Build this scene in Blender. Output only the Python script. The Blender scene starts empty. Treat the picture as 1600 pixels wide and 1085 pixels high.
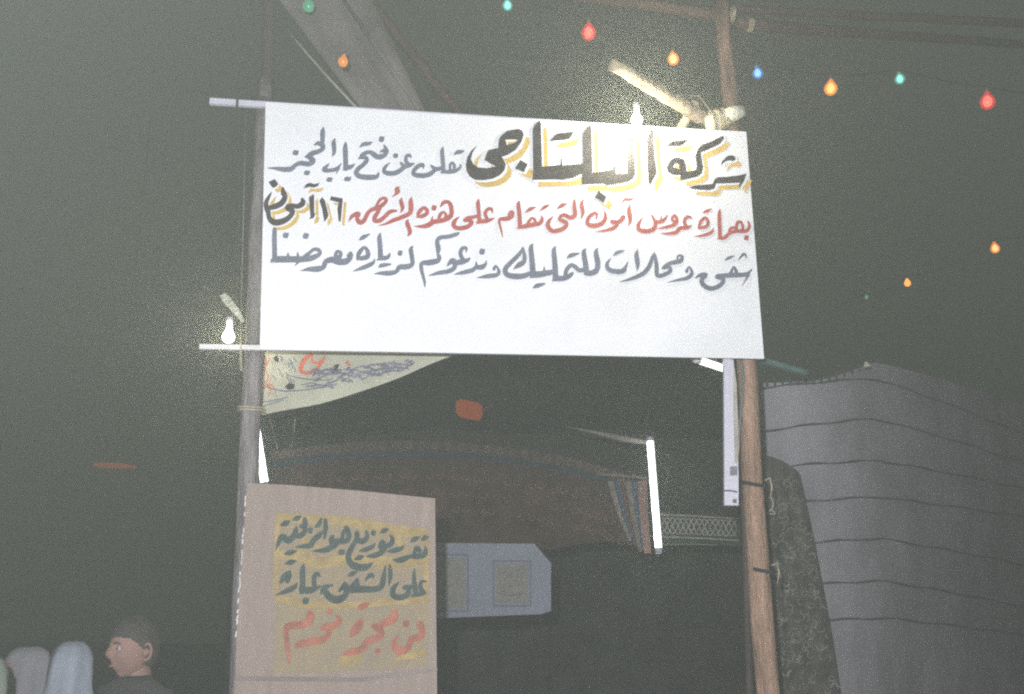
import bpy, bmesh, math, random
from mathutils import Vector, Matrix
from mathutils.geometry import tessellate_polygon
random.seed(7)
S = bpy.context.scene
COL = S.collection

# ------------------------------------------------------------------ camera
PITCH = math.radians(14.7)
CAM = Vector((0, 0, 1.6))
cd = bpy.data.cameras.new('camera'); cam = bpy.data.objects.new('camera', cd); COL.objects.link(cam)
cam.location = CAM; cam.rotation_euler = (math.radians(90) + PITCH, 0, 0)
cd.lens = 35; cd.sensor_width = 36; cd.clip_start = .05; cd.clip_end = 400
S.camera = cam
FPX = 1600 * 35 / 36
FW = Vector((0, math.cos(PITCH), math.sin(PITCH))); UP = Vector((0, -math.sin(PITCH), math.cos(PITCH)))

# ------------------------------------------------------------------ world: dull night sky
w = bpy.data.worlds.new('World'); S.world = w; w.use_nodes = True
bg = w.node_tree.nodes['Background']
bg.inputs['Color'].default_value = (.92, 1.0, .87, 1); bg.inputs['Strength'].default_value = .042

# ------------------------------------------------------------------ the camera's own flash
fl = bpy.data.lights.new('camera_flash', 'POINT'); fl.energy = 1900; fl.shadow_soft_size = .03
fl.color = (.96, .97, 1.0)
flash = bpy.data.objects.new('camera_flash', fl); COL.objects.link(flash); flash.location = (-.15, -.13, 1.81)

S.view_settings.view_transform = 'Standard'; S.view_settings.look = 'None'
S.view_settings.exposure = 0; S.view_settings.gamma = 1
S.render.engine = 'CYCLES'
S.cycles.use_denoising = False
S.cycles.use_adaptive_sampling = True; S.cycles.adaptive_threshold = .032
S.cycles.volume_bounces = 0; S.cycles.max_bounces = 5; S.cycles.transparent_max_bounces = 12
S.cycles.sample_clamp_indirect = 3; S.cycles.sample_clamp_direct = 12
S.render.filter_size = 2.2; S.cycles.filter_width = 2.2

# ------------------------------------------------------------------ helpers
def ray(px, py):
    return FW + Vector(((px - 800) / FPX, 0, 0)) + UP * ((542.5 - py) / FPX)
def at(px, py, Y):
    r = ray(px, py); return CAM + r * (Y / r.y)
class Plane:                                     # a vertical (or leaning) plane in the place
    def __init__(s, p, yaw, lean=0):
        s.p = p; a = math.radians(yaw); s.u = Vector((math.cos(a), math.sin(a), 0))
        s.n = Vector((math.sin(a), -math.cos(a), 0)) * math.cos(math.radians(lean)) + Vector((0, 0, math.sin(math.radians(lean))))
        s.n.normalize()
    def __call__(s, px, py, off=0.0):
        r = ray(px, py); t = (s.p + s.n * off - CAM).dot(s.n) / r.dot(s.n); return CAM + r * t
def mat(name, col, rough=.8, var=0, scale=8, bump=0, bscale=60, metal=0, col2=None, trans=0, spec=.3, stretch=None, fine=0):
    m = bpy.data.materials.new(name); m.use_nodes = True; nt = m.node_tree; b = nt.nodes['Principled BSDF']
    b.inputs['Base Color'].default_value = (*col, 1); b.inputs['Roughness'].default_value = rough
    b.inputs['Metallic'].default_value = metal; b.inputs['Specular IOR Level'].default_value = spec
    tc = nt.nodes.new('ShaderNodeTexCoord'); src = tc.outputs['Object']
    if stretch:
        mp = nt.nodes.new('ShaderNodeMapping'); mp.inputs['Scale'].default_value = stretch
        nt.links.new(src, mp.inputs[0]); src = mp.outputs[0]
    if var or col2:
        n = nt.nodes.new('ShaderNodeTexNoise'); n.inputs['Scale'].default_value = scale; n.inputs['Detail'].default_value = 6
        nt.links.new(src, n.inputs['Vector'])
        r = nt.nodes.new('ShaderNodeValToRGB'); r.color_ramp.elements[0].position = .32; r.color_ramp.elements[1].position = .68
        c2 = col2 if col2 else tuple(min(1, c * (1 + var)) for c in col)
        c1 = col if col2 else tuple(c * (1 - var) for c in col)
        r.color_ramp.elements[0].color = (*c1, 1); r.color_ramp.elements[1].color = (*c2, 1)
        nt.links.new(n.outputs['Fac'], r.inputs['Fac']); out = r.outputs['Color']
        if fine:
            f = nt.nodes.new('ShaderNodeTexNoise'); f.inputs['Scale'].default_value = 140; f.inputs['Detail'].default_value = 3
            nt.links.new(src, f.inputs['Vector'])
            rr = nt.nodes.new('ShaderNodeMapRange'); rr.inputs[3].default_value = 1 - fine; rr.inputs[4].default_value = 1 + fine
            nt.links.new(f.outputs['Fac'], rr.inputs[0])
            mx = nt.nodes.new('ShaderNodeVectorMath'); mx.operation = 'SCALE'
            nt.links.new(out, mx.inputs[0]); nt.links.new(rr.outputs[0], mx.inputs['Scale']); out = mx.outputs[0]
        nt.links.new(out, b.inputs['Base Color'])
    if bump:
        n2 = nt.nodes.new('ShaderNodeTexNoise'); n2.inputs['Scale'].default_value = bscale; n2.inputs['Detail'].default_value = 4
        nt.links.new(src, n2.inputs['Vector'])
        bp = nt.nodes.new('ShaderNodeBump'); bp.inputs['Strength'].default_value = bump; bp.inputs['Distance'].default_value = .02
        nt.links.new(n2.outputs['Fac'], bp.inputs['Height']); nt.links.new(bp.outputs[0], b.inputs['Normal'])
    if trans:
        t = nt.nodes.new('ShaderNodeBsdfTranslucent'); t.inputs['Color'].default_value = (*col, 1)
        mx = nt.nodes.new('ShaderNodeMixShader'); mx.inputs[0].default_value = trans
        o = nt.nodes['Material Output']
        nt.links.new(b.outputs[0], mx.inputs[1]); nt.links.new(t.outputs[0], mx.inputs[2]); nt.links.new(mx.outputs[0], o.inputs['Surface'])
    return m
def emit(name, col, k, clear=False):
    m = bpy.data.materials.new(name); m.use_nodes = True; nt = m.node_tree; nt.nodes.remove(nt.nodes['Principled BSDF'])
    e = nt.nodes.new('ShaderNodeEmission'); e.inputs[0].default_value = (*col, 1); e.inputs[1].default_value = k
    if clear:                                    # thin clear or frosted glass that lets its own lamp through
        tp = nt.nodes.new('ShaderNodeBsdfTransparent'); ad = nt.nodes.new('ShaderNodeAddShader')
        nt.links.new(e.outputs[0], ad.inputs[0]); nt.links.new(tp.outputs[0], ad.inputs[1]); nt.links.new(ad.outputs[0], nt.nodes['Material Output'].inputs['Surface'])
    else: nt.links.new(e.outputs[0], nt.nodes['Material Output'].inputs['Surface'])
    m.cycles.emission_sampling = 'NONE'; return m
def obj(name, verts, faces, m, parent=None, smooth=False):
    me = bpy.data.meshes.new(name)
    o = bpy.data.objects.new(name, me)
    if parent is not None:
        o.parent = parent; L = parent_world(parent)
        verts = [L @ Vector(v) for v in verts]
        me.from_pydata([tuple(v) for v in verts], [], faces)
    else:
        vs = [Vector(v) for v in verts]
        c = Vector((sum(v.x for v in vs) / len(vs), sum(v.y for v in vs) / len(vs), min(v.z for v in vs)))
        o.location = c
        me.from_pydata([tuple(v - c) for v in vs], [], faces)
    me.materials.append(m); me.update()
    if smooth:
        for p in me.polygons: p.use_smooth = True
    COL.objects.link(o); return o
def parent_world(p):
    M = Matrix.Identity(4); q = p
    while q is not None:
        M = Matrix.LocRotScale(q.location, q.rotation_euler, q.scale) @ M; q = q.parent
    return M.inverted()
def tag(o, label=None, cat=None, group=None, kind=None):
    if label: o['label'] = label
    if cat: o['category'] = cat
    if group: o['group'] = group
    if kind: o['kind'] = kind
    return o
def empty(name, loc, label, cat, group=None):
    o = bpy.data.objects.new(name, None); COL.objects.link(o); o.location = loc; o.empty_display_size = .1
    return tag(o, label, cat, group)
class MB:
    def __init__(s): s.v = []; s.f = []
    def add(s, v, f):
        k = len(s.v); s.v += [Vector(x) for x in v]; s.f += [tuple(i + k for i in q) for q in f]; return s
    def tube(s, pts, rad, n=12, jit=0, cap=True):
        pts = [Vector(p) for p in pts]
        if not hasattr(rad, '__len__'): rad = [rad] * len(pts)
        rings = []; a0 = None
        for i, p in enumerate(pts):
            d = (pts[min(i + 1, len(pts) - 1)] - pts[max(i - 1, 0)]).normalized()
            if a0 is None: a0 = d.orthogonal().normalized()
            a = (a0 - d * a0.dot(d)).normalized(); a0 = a; b = d.cross(a)
            rings.append([p + (a * math.cos(t) + b * math.sin(t)) * rad[i] * (1 + random.uniform(-jit, jit)) for t in [2 * math.pi * k / n for k in range(n)]])
        v = [q for r in rings for q in r]; f = []
        for i in range(len(pts) - 1):
            for k in range(n): f.append((i * n + k, i * n + (k + 1) % n, (i + 1) * n + (k + 1) % n, (i + 1) * n + k))
        if cap: f.append(tuple(range(n - 1, -1, -1))); f.append(tuple((len(pts) - 1) * n + k for k in range(n)))
        return s.add(v, f)
    def bar(s, a, b, wx, wz, side=None):
        a = Vector(a); b = Vector(b); d = (b - a).normalized()
        sd = (Vector(side) if side else Vector((0, 0, 1)).cross(d)); sd = (sd - d * sd.dot(d)).normalized(); up = d.cross(sd)
        v = []
        for p in (a, b):
            for x, y in ((-1, -1), (1, -1), (1, 1), (-1, 1)): v.append(p + sd * x * wx / 2 + up * y * wz / 2)
        return s.add(v, [(0, 3, 2, 1), (4, 5, 6, 7), (0, 1, 5, 4), (1, 2, 6, 5), (2, 3, 7, 6), (3, 0, 4, 7)])
    def slab(s, quad, thick, n):                 # polygon with a real thickness behind it
        q = [Vector(p) for p in quad]; k = len(q); b = [p - n * thick for p in q]
        return s.add(q + b, [tuple(range(k)), tuple(range(2 * k - 1, k - 1, -1))] + [(i, i + k, (i + 1) % k + k, (i + 1) % k) for i in range(k)])
    def lathe(s, c, prof, n=20, axis=Vector((0, 0, 1))):
        axis = axis.normalized(); a = axis.orthogonal().normalized(); b = axis.cross(a); c = Vector(c)
        v = []; f = []
        for r, h in prof:
            for k in range(n):
                t = 2 * math.pi * k / n; v.append(c + axis * h + (a * math.cos(t) + b * math.sin(t)) * max(r, 1e-4))
        for i in range(len(prof) - 1):
            for k in range(n): f.append((i * n + k, i * n + (k + 1) % n, (i + 1) * n + (k + 1) % n, (i + 1) * n + k))
        return s.add(v, f)
    def build(s, name, m, parent=None, smooth=False): return obj(name, s.v, s.f, m, parent, smooth)

def smooth_path(pts, sub=4):
    if len(pts) < 3: return pts
    out = []
    P = [pts[0]] + list(pts) + [pts[-1]]
    for i in range(1, len(P) - 2):
        p0, p1, p2, p3 = P[i - 1], P[i], P[i + 1], P[i + 2]
        for k in range(sub):
            t = k / sub
            out.append(tuple(.5 * ((2 * b) + (c - a) * t + (2 * a - 5 * b + 4 * c - d) * t * t + (3 * b - a - 3 * c + d) * t ** 3) for a, b, c, d in zip(p0, p1, p2, p3)))
    out.append(pts[-1]); return out
STEP = [0]
def ribbon(mb, surf, pts, off, dx=0, dy=0, sub=4):
    """a painted brush stroke: (x, y, width) in picture units laid on the surface of the board"""
    pts = smooth_path(pts, sub); L = []; R = []
    STEP[0] = (STEP[0] + 1) % 23
    for i, (x, y, wd) in enumerate(pts):
        a = pts[max(i - 1, 0)]; b = pts[min(i + 1, len(pts) - 1)]
        tx, ty = b[0] - a[0], b[1] - a[1]; l = math.hypot(tx, ty) or 1; nx, ny = -ty / l, tx / l
        h = max(wd, .3) / 2; z = off + STEP[0] * .00003 + i * .00001
        L.append(surf(x + nx * h + dx, y + ny * h + dy, z)); R.append(surf(x - nx * h + dx, y - ny * h + dy, z))
    n = len(pts); mb.add(L + R, [(i, i + 1, n + i + 1, n + i) for i in range(n - 1)])
    # rounded brush ends where the stroke is wide
    for e, q in ((0, 1), (n - 1, n - 2)):
        x, y, wd = pts[e]
        if wd > 1.6:
            ax, ay = x - pts[q][0], y - pts[q][1]; l = math.hypot(ax, ay) or 1; ax /= l; ay /= l; h = wd / 2
            fan = []
            for k in range(7):
                t = -math.pi / 2 + math.pi * k / 6
                fan.append(surf(x + (ax * math.cos(t) - ay * math.sin(t)) * h + dx, y + (ay * math.cos(t) + ax * math.sin(t)) * h + dy, off + STEP[0] * .00003 + e * .00001 + .000004))
            mb.add(fan, [tuple(range(7))])
def poly(mb, surf, pts, off, holes=(), dx=0, dy=0):
    loops = [pts] + list(holes); fl = [p for l in loops for p in l]
    tris = tessellate_polygon([[Vector((x, y, 0)) for x, y in l] for l in loops])
    mb.add([surf(x + dx, y + dy, off) for x, y in fl], [tuple(t) for t in tris])
def blk(ox, oy, s, *items):
    """picture-unit conversion for strokes and polygons noted down in enlarged crops"""
    out = []
    for it in items:
        if it[0] == 'p': out.append(('p', [(ox + x / s, oy + y / s) for x, y in it[1]], [[(ox + x / s, oy + y / s) for x, y in h] for h in it[2:]]))
        elif it[0] == 'd':
            _, x, y, wd, hh = it; sl = .12
            q = [(x - wd / 2, y - hh * .1), (x - wd * .22, y - hh / 2), (x + wd / 2, y - hh * .38), (x + wd * .42, y + hh * .22), (x + wd * .2, y + hh / 2), (x - wd * .42, y + hh * .4)]
            out.append(('p', [(ox + a / s, oy + b / s) for a, b in q], []))
        else: out.append(('s', [(ox + x / s, oy + y / s, wd / s) for x, y, wd in it]))
    return out
def paint(name, items, surf, off, m, parent, dx=0, dy=0, label=None, fat=1.0):
    mb = MB()
    for k, it in enumerate(items):
        if it[0] == 's': ribbon(mb, surf, [(x, y, w_ * fat) for x, y, w_ in it[1]], off, dx, dy)
        else: poly(mb, surf, it[1], off + .0008 + k * .00002, it[2], dx, dy)
    o = mb.build(name, m, parent)


    if label: o['label'] = label
    return o

# ------------------------------------------------------------------ materials
M = {}
M['canvas_white'] = mat('canvas_white', (.70, .71, .745), .75, .06, 2.2, .12, 7, fine=.05)
M['batten'] = mat('batten', (.60, .58, .60), .7, .1, 12, .2, 60)
M['ink'] = mat('ink', (.028, .022, .026), .6, .35, 20, fine=.2)
M['ochre'] = mat('ochre', (.52, .36, .105), .6, .12, 16, fine=.08)
M['red_paint'] = mat('red_paint', (.34, .075, .065), .6, .12, 16, fine=.08)
M['slate_paint'] = mat('slate_paint', (.125, .138, .185), .6, .14, 14, fine=.08)
M['ply'] = mat('ply', (.180, .142, .124), .75, .09, 3, .12, 40, stretch=(9, 9, 1), fine=.12)
M['yellow_patch'] = mat('yellow_patch', (.165, .135, .102), .8, .0, 9, .1, 50, col2=(.195, .152, .092), fine=.14)
M['yellow_wash'] = mat('yellow_wash', (.21, .155, .072), .8, .22, 14, fine=.14)
M['green_ink'] = mat('green_ink', (.022, .038, .036), .7, .3, 16, fine=.2)
M['red_dull'] = mat('red_dull', (.20, .068, .045), .7, .3, 16, fine=.2)
M['pole_grey'] = mat('pole_grey', (.17, .152, .158), .9, .4, 5, 1.0, 16, stretch=(6, 6, 1), fine=.2)
M['pole_red'] = mat('pole_red', (.29, .185, .135), .85, .42, 3.5, 1.0, 16, stretch=(7, 7, 1), fine=.2)
M['pole_dim'] = mat('pole_dim', (.085, .052, .045), .8, .3, 5, .5, 30)
M['pole_dark'] = mat('pole_dark', (.045, .033, .033), .8, .3, 5, .5, 30)
M['pole_pale'] = mat('pole_pale', (.36, .29, .21), .75, .35, 5, .5, 30)
M['rope'] = mat('rope', (.42, .36, .24), .85, .3, 30, .6, 120)
M['rope_dark'] = mat('rope_dark', (.02, .02, .025), .8, .3, 30)
M['wrap'] = mat('wrap', (.50, .50, .42), .7, .3, 12, .6, 40)
M['wire'] = mat('wire', (.012, .012, .012), .6)
M['socket'] = mat('socket', (.10, .09, .08), .5)
M['metal_white'] = mat('metal_white', (.50, .49, .58), .45, .06, 8, .05, 30)
M['brass'] = mat('brass', (.35, .28, .15), .4, metal=.8)
M['tent_dark'] = mat('tent_dark', (.075, .075, .066), .9, .35, 3, .3, 30)
M['tent_red'] = mat('tent_red', (.055, .030, .026), .9, .5, 7, .4, 40)
M['canvas_grey'] = mat('canvas_grey', (.30, .295, .325), .85, .2, 1.6, .6, 4, fine=.12)
M['seam'] = mat('seam', (.085, .08, .095), .9, .3, 9)
M['floral'] = mat('floral', (.42, .42, .34), .8, .12, 5, .25, 14, trans=.25, fine=.06)
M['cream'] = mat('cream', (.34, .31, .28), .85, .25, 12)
M['blue_dim'] = mat('blue_dim', (.018, .028, .048), .85, .25, 12)  # pelmet blue and red darkened: shade away from the tubes put into colour
M['red_dim'] = mat('red_dim', (.05, .02, .017), .85, .25, 12)
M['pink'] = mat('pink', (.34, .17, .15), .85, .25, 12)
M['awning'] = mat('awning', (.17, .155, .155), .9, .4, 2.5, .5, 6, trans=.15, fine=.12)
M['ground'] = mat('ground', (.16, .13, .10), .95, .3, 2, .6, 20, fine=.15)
M['cream_dim'] = mat('cream_dim', (.042, .034, .031), .85, .3, 12)  # darkened copy of cream, carrying the shade on the pelmet
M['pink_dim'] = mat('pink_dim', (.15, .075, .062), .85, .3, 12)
M['card_blue'] = mat('card_blue', (.185, .195, .25), .8, .06, 5, .1, 30, fine=.08)
M['drawing'] = mat('drawing', (.15, .165, .16), .85, .0, 14, .0, col2=(.205, .18, .17), fine=.15)
M['skin'] = mat('skin', (.105, .06, .05), .8, .12, 14, .05, 80)
M['hair'] = mat('hair', (.015, .012, .011), .7, .3, 40, .5, 120)
M['eye_white'] = mat('eye_white', (.13, .12, .115), .5)
M['scarf_blue'] = mat('scarf_blue', (.10, .113, .138), .85, .12, 5, .3, 12, fine=.08)
M['scarf_lilac'] = mat('scarf_lilac', (.09, .085, .10), .85, .12, 5, .3, 12, fine=.08)
M['scarf_pale'] = mat('scarf_pale', (.075, .09, .078), .85, .12, 5, .3, 12)
M['cloth_dark'] = mat('cloth_dark', (.014, .014, .014), .9, .3, 8, .3, 20)
M['cloth_brown'] = mat('cloth_brown', (.06, .03, .025), .9, .3, 8, .3, 20)
M['teal'] = mat('teal', (.13, .24, .23), .5, .2, 6)

# ------------------------------------------------------------------ ground and air
g = MB(); N = 24
gv = []; gf = []
for j in range(N + 1):
    for i in range(N + 1):
        x = (i / N - .5) * 2; y = (j / N - .5) * 2
        X = 45 * x; Yy = 45 * y + 4
        gv.append((X, Yy, 0 + .03 * math.sin(X * 1.3) * math.cos(Yy * .9)))
for j in range(N):
    for i in range(N): a = j * (N + 1) + i; gf.append((a, a + 1, a + N + 2, a + N + 1))
tag(obj('ground', gv, gf, M['ground'], smooth=True), kind='structure')
hz = bpy.data.materials.new('added_haze'); hz.use_nodes = True; nt = hz.node_tree; nt.nodes.remove(nt.nodes['Principled BSDF'])
pv = nt.nodes.new('ShaderNodeVolumePrincipled'); pv.inputs['Color'].default_value = (.88, .95, .85, 1)
pv.inputs['Density'].default_value = .0305; pv.inputs['Anisotropy'].default_value = .80  # haze added to lift the blacks and give the lamps a halo
nt.links.new(pv.outputs[0], nt.nodes['Material Output'].inputs['Volume'])
x0, x1, y0, y1, z0, z1 = -50, 50, -46, 54, -1.1, 9.5
tag(obj('added_haze', [(x, y, z) for z in (z0, z1) for y in (y0, y1) for x in (x0, x1)],
    [(0, 2, 3, 1), (4, 5, 7, 6), (0, 1, 5, 4), (2, 6, 7, 3), (0, 4, 6, 2), (1, 3, 7, 5)], hz), kind='stuff')

# ------------------------------------------------------------------ gantry poles
def pole(name, p0, p1, r0, r1, m, label, n=14, cat='pole', wob=.008, group=None):
    root = empty(name, Vector(p0) if p0[2] < p1[2] else Vector(p1), label, cat, group)
    k = 14; pts = []; rr = []
    for i in range(k + 1):
        t = i / k; p = Vector(p0).lerp(Vector(p1), t)
        pts.append(p + Vector((random.uniform(-wob, wob), random.uniform(-wob, wob), 0))); rr.append((r0 + (r1 - r0) * t) * random.uniform(.96, 1.04))
    MB().tube(pts, rr, n, .03).build('shaft', m, root, True)
    return root
def lash(root, c, ax, r, m, turns=4, pitch=.02, tr=.006, name='rope_lashing', tilt=.15):
    ax = Vector(ax).normalized(); a = ax.orthogonal().normalized(); b = ax.cross(a); pts = []
    for i in range(turns * 14 + 1):
        t = 2 * math.pi * i / 14; h = (i / 14 - turns / 2) * pitch
        pts.append(Vector(c) + a * math.cos(t) * r + b * math.sin(t) * r + ax * (h + tilt * r * math.sin(t)))
    return MB().tube(pts, tr, 6).build(name, m, root, True)
def down_to_ground(pa, pb):                      # extend the line pa->pb down to z=0
    t = pa.z / (pa.z - pb.z); return pa + (pb - pa) * t
YL, YR = 5.12, 5.62
a, b = at(418, 0, YL), at(377, 1080, YL); top = a + (b - a) * .135
left_pole = pole('wooden_pole', down_to_ground(a, b) - Vector((0, 0, .02)), top, .066, .042, M['pole_grey'], 'grey upright pole carrying the left end of the big white banner')
pole('upper_pole', at(414, 240, 5.5), at(422, -60, 5.5), .044, .036, M['pole_dark'], 'dim pole rising above the banner over the grey upright pole', wob=.004)
dL = (a - b).normalized()
lash(left_pole, at(408, 160, YL), dL, .058, M['rope_dark'], 3, .012, .004)
lash(left_pole, at(396, 545, YL), dL, .066, M['rope_dark'], 3, .012, .004)
lash(left_pole, at(392, 640, YL), dL, .068, M['rope'], 2, .014, .004)
a, b = at(1129.5, 28, YR), at(1199, 1077, YR); topR = a + (a - b) * .05
dR = (a - b).normalized()
right_pole = pole('wooden_pole', down_to_ground(a, b) - Vector((0, 0, .02)), topR, .068, .046, M['pole_red'], 'reddish upright pole with dark rope ties at the right end of the banner')
# rope ties on the right pole, each with a loose end
for py, px in ((757, 1179), (890, 1190)):
    c = at(px, py, YR); lash(right_pole, c, dR, .071, M['rope_dark'], 2, .010, .006, 'rope_tie', tilt=.28)
    MB().tube([at(px + 16, py - 6, YR - .06), at(px + 24, py - 10, YR - .05), at(px + 27, py + 4, YR - .04), at(px + 25, py + 22, YR - .03)], .004, 6).build('rope_end', M['rope'], right_pole, True)
# second slender pole standing tight behind
sl = pole('slender_pole', down_to_ground(at(1156, 560, 5.8), at(1172, 1080, 5.8)), at(1156, 560, 5.8), .022, .018, M['pole_dark'], 'thin dark pole standing close behind the reddish upright pole', wob=.004)
# lashed joint above the banner
jr = empty('lashed_joint', at(1128, 185, YR - .14), 'pale cloth wrapping and rope knot at the banner top right corner', 'lashing')
c = at(1140, 186, YR)
MB().tube([at(1102, 196, YR - .12), at(1120, 190, YR - .13), at(1138, 184, YR - .13)], [.05, .062, .05], 12, .12).build('cloth_wrap', M['wrap'], jr, True)
MB().tube([at(1134, 181, YR - .16), at(1147, 178, YR - .17), at(1160, 174, YR - .16)], [.040, .046, .040], 12, .08).build('pole_stub', M['wrap'], jr, True)
for k, (px, py, r) in enumerate(((1112, 192, .062), (1121, 189, .066), (1130, 186, .062), (1140, 182, .052))):
    lash(jr, at(px, py, YR - .13), at(1160, 174, 5.5) - at(1102, 196, 5.5), r, M['rope'], 2, .012, .006, 'rope_turn')
MB().tube([at(1120, 170, YR - .1), at(1095, 178, YR - .18), at(1078, 150, YR - .16), at(1092, 150, YR - .15), at(1112, 176, YR - .16)], .005, 6).build('loose_rope', M['rope'], jr, True)
# stout pole jutting up to the left from the joint
pole('jutting_pole', at(1100, 186, YR - .1), at(956, 100, YR - .7), .048, .034, M['pole_pale'], 'stout pale pole jutting up leftward above the glaring bulb', wob=.006)
pole('short_prop', at(1062, 205, YR - .05), at(1088, 158, YR - .2), .03, .026, M['pole_pale'], 'short pale prop rising behind the banner beside the joint', wob=.003)
# cross beams at the top of the picture
cb = pole('cross_beam', at(880, -8, 6.0), at(1140, 24, 5.68), .034, .042, M['pole_dim'], 'thin reddish cross beam running left from the top of the right pole')
pole('cross_beam', at(1112, 12, 5.75), at(1650, 40, 7.6), .030, .036, M['pole_dim'], 'long dim upper cross beam running right from the pole top')
pole('cross_beam', at(1151, 38, 5.70), at(1640, 72, 8.2), .040, .032, M['pole_dim'], 'short blunt lower cross beam beside the pole top at right')
jr2 = empty('rope_knot', at(1135, 22, 5.6), 'rope knot tying the cross beams to the pole top', 'lashing')
for px, py in ((1122, 20), (1133, 22), (1144, 24)):
    lash(jr2, at(px, py, 5.66), (1, 0, 0), .052, M['rope'], 2, .012, .005, 'rope_turn')
lash(jr2, at(1172, 40, 5.70), (1, 0, 0), .043, M['rope'], 3, .012, .005, 'rope_turn')

# ------------------------------------------------------------------ the big white banner
SP = Plane(at(411, 350, 5.0), 9.0)
root = empty('banner', SP(800, 560), 'big white banner with three lines of hand painted Arabic lettering', 'banner')
def edge(a, b, n, amp, seed):
    r = random.Random(seed); out = []
    for i in range(n):
        t = i / n; out.append((a[0] + (b[0] - a[0]) * t + (r.uniform(-amp, amp) if i else 0), a[1] + (b[1] - a[1]) * t + (r.uniform(-amp, amp) if i else 0)))
    return out
TL, TR, BR, BL = (415, 160), (1166, 206), (1194, 561), (406, 546)
# stretched cloth, gently uneven, as a grid with thickness
nx, ny = 48, 22
def bil(u, v):
    x = (TL[0] * (1 - u) + TR[0] * u) * (1 - v) + (BL[0] * (1 - u) + BR[0] * u) * v
    y = (TL[1] * (1 - u) + TR[1] * u) * (1 - v) + (BL[1] * (1 - u) + BR[1] * u) * v
    y += 1.6 * math.sin(math.pi * u) * (1 - v)
    return x, y
gv = []; gf = []
for side, off in ((0, 0.0), (1, -.012)):
    for j in range(ny + 1):
        for i in range(nx + 1):
            u, v = i / nx, j / ny; x, y = bil(u, v)
            rp = .0012 * math.sin(u * 9 + v * 3) * math.sin(math.pi * v) if side == 0 else 0
            gv.append(SP(x, y, off + rp - .0012 * (side == 0)))
n1 = (nx + 1) * (ny + 1)
for j in range(ny):
    for i in range(nx):
        a = j * (nx + 1) + i; gf.append((a, a + nx + 1, a + nx + 2, a + 1)); gf.append((a + n1, a + n1 + 1, a + n1 + nx + 2, a + n1 + nx + 1))
for i in range(nx):
    a = i; gf.append((a, a + 1, a + 1 + n1, a + n1)); a = ny * (nx + 1) + i; gf.append((a, a + n1, a + n1 + 1, a + 1))
for j in range(ny):
    a = j * (nx + 1); c2 = a + nx + 1; gf.append((a, a + n1, c2 + n1, c2)); a += nx; c2 += nx; gf.append((a, c2, c2 + n1, a + n1))
obj('banner_cloth', gv, gf, M['canvas_white'], root)
MB().bar(SP(328, 159, -.03), SP(1164, 212, -.03), .024, .034, side=tuple(SP.n)).build('top_batten', M['metal_white'], root)
MB().bar(SP(312, 542.5, -.03), SP(1190, 557, -.03), .024, .026, side=tuple(SP.n)).build('bottom_batten', M['batten'], root)
MB().tube([SP(371, 152, -.01), SP(370, 172, -.012)], .007, 8).build('batten_tie', M['rope_dark'], root)
MB().tube([SP(376, 520, -.005), SP(377, 580, -.005)], .004, 6).build('batten_tie', M['rope'], root)

# ---- lettering, noted as brush strokes
S7 = 7.75
word_hajz = blk(400, 160, S7,
  [(818,308,16),(808,350,50),(805,420,55),(806,500,40)],
  [(705,520,12),(750,498,48),(800,515,58),(808,560,50),(760,595,50),(680,620,55),(600,662,24)],
  [(600,660,20),(665,680,60),(692,715,55),(640,748,58),(540,738,55),(480,760,45),(430,805,58),(350,815,58),(250,803,40),(140,796,8)],
  ('d',480,612,78,68),('d',617,855,78,64))
word_bab = blk(400, 160, S7,
  [(955,443,15),(940,490,50),(945,560,50),(945,610,42),(918,665,6)],
  [(885,745,12),(838,795,48),(825,825,46),(900,825,46),(975,808,44),(1035,740,8)],[(1005,800,26),(965,878,5)],('d',890,938,78,62),
  [(1086,493,24),(1080,560,55),(1085,700,55),(1088,800,60)],[(1050,828,6),(1085,797,48),(1150,782,48),(1200,742,8)],('d',1110,930,92,60))
word_fath = blk(400, 160, S7,
  [(1250,548,6),(1305,510,46),(1370,500,40),(1412,478,6)],
  [(1517,655,55),(1480,665,55),(1435,640,60),(1400,612,50),(1350,606,44),(1290,640,50),(1245,685,16)],
  [(1252,680,20),(1330,672,40),(1340,705,50),(1300,755,48),(1240,805,50),(1212,855,55),(1245,892,58),(1310,907,60),(1400,910,60),(1462,900,48),(1485,855,20)]) + blk(590, 160, S7,
  ('d',48,448,72,76),[(-20,660,50),(30,665,55),(85,640,50),(108,590,50),(90,545,36),(72,512,10)],[(28,602,12),(62,590,36),(95,585,50)])
word_an = blk(590, 160, S7, ('d',218,650,66,64),
  [(405,668,18),(385,642,40),(350,655,38),(342,710,42),(370,745,44)],
  [(450,738,10),(390,760,48),(330,775,50),(290,745,36),(270,722,8)],
  [(330,780,45),(270,828,52),(210,858,55),(130,862,55),(78,840,46),(92,785,38),(155,728,6)])
word_tulin = blk(590, 160, S7,
  [(800,790,40),(720,810,46),(665,785,36),(638,755,8)],
  [(700,815,45),(650,860,52),(590,885,55),(500,888,55),(435,868,48),(448,815,45),(500,770,48),(548,762,46),(552,800,16)],
  [(795,545,14),(780,590,45),(788,700,48),(796,835,50)],[(765,855,14),(850,842,46),(930,835,46),(990,800,34),(1005,760,22)],
  [(880,815,30),(878,765,34),(900,735,34),(928,760,34),(925,810,34)],
  [(920,640,6),(965,608,46),(1010,600,42),(1055,585,6)])
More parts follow.
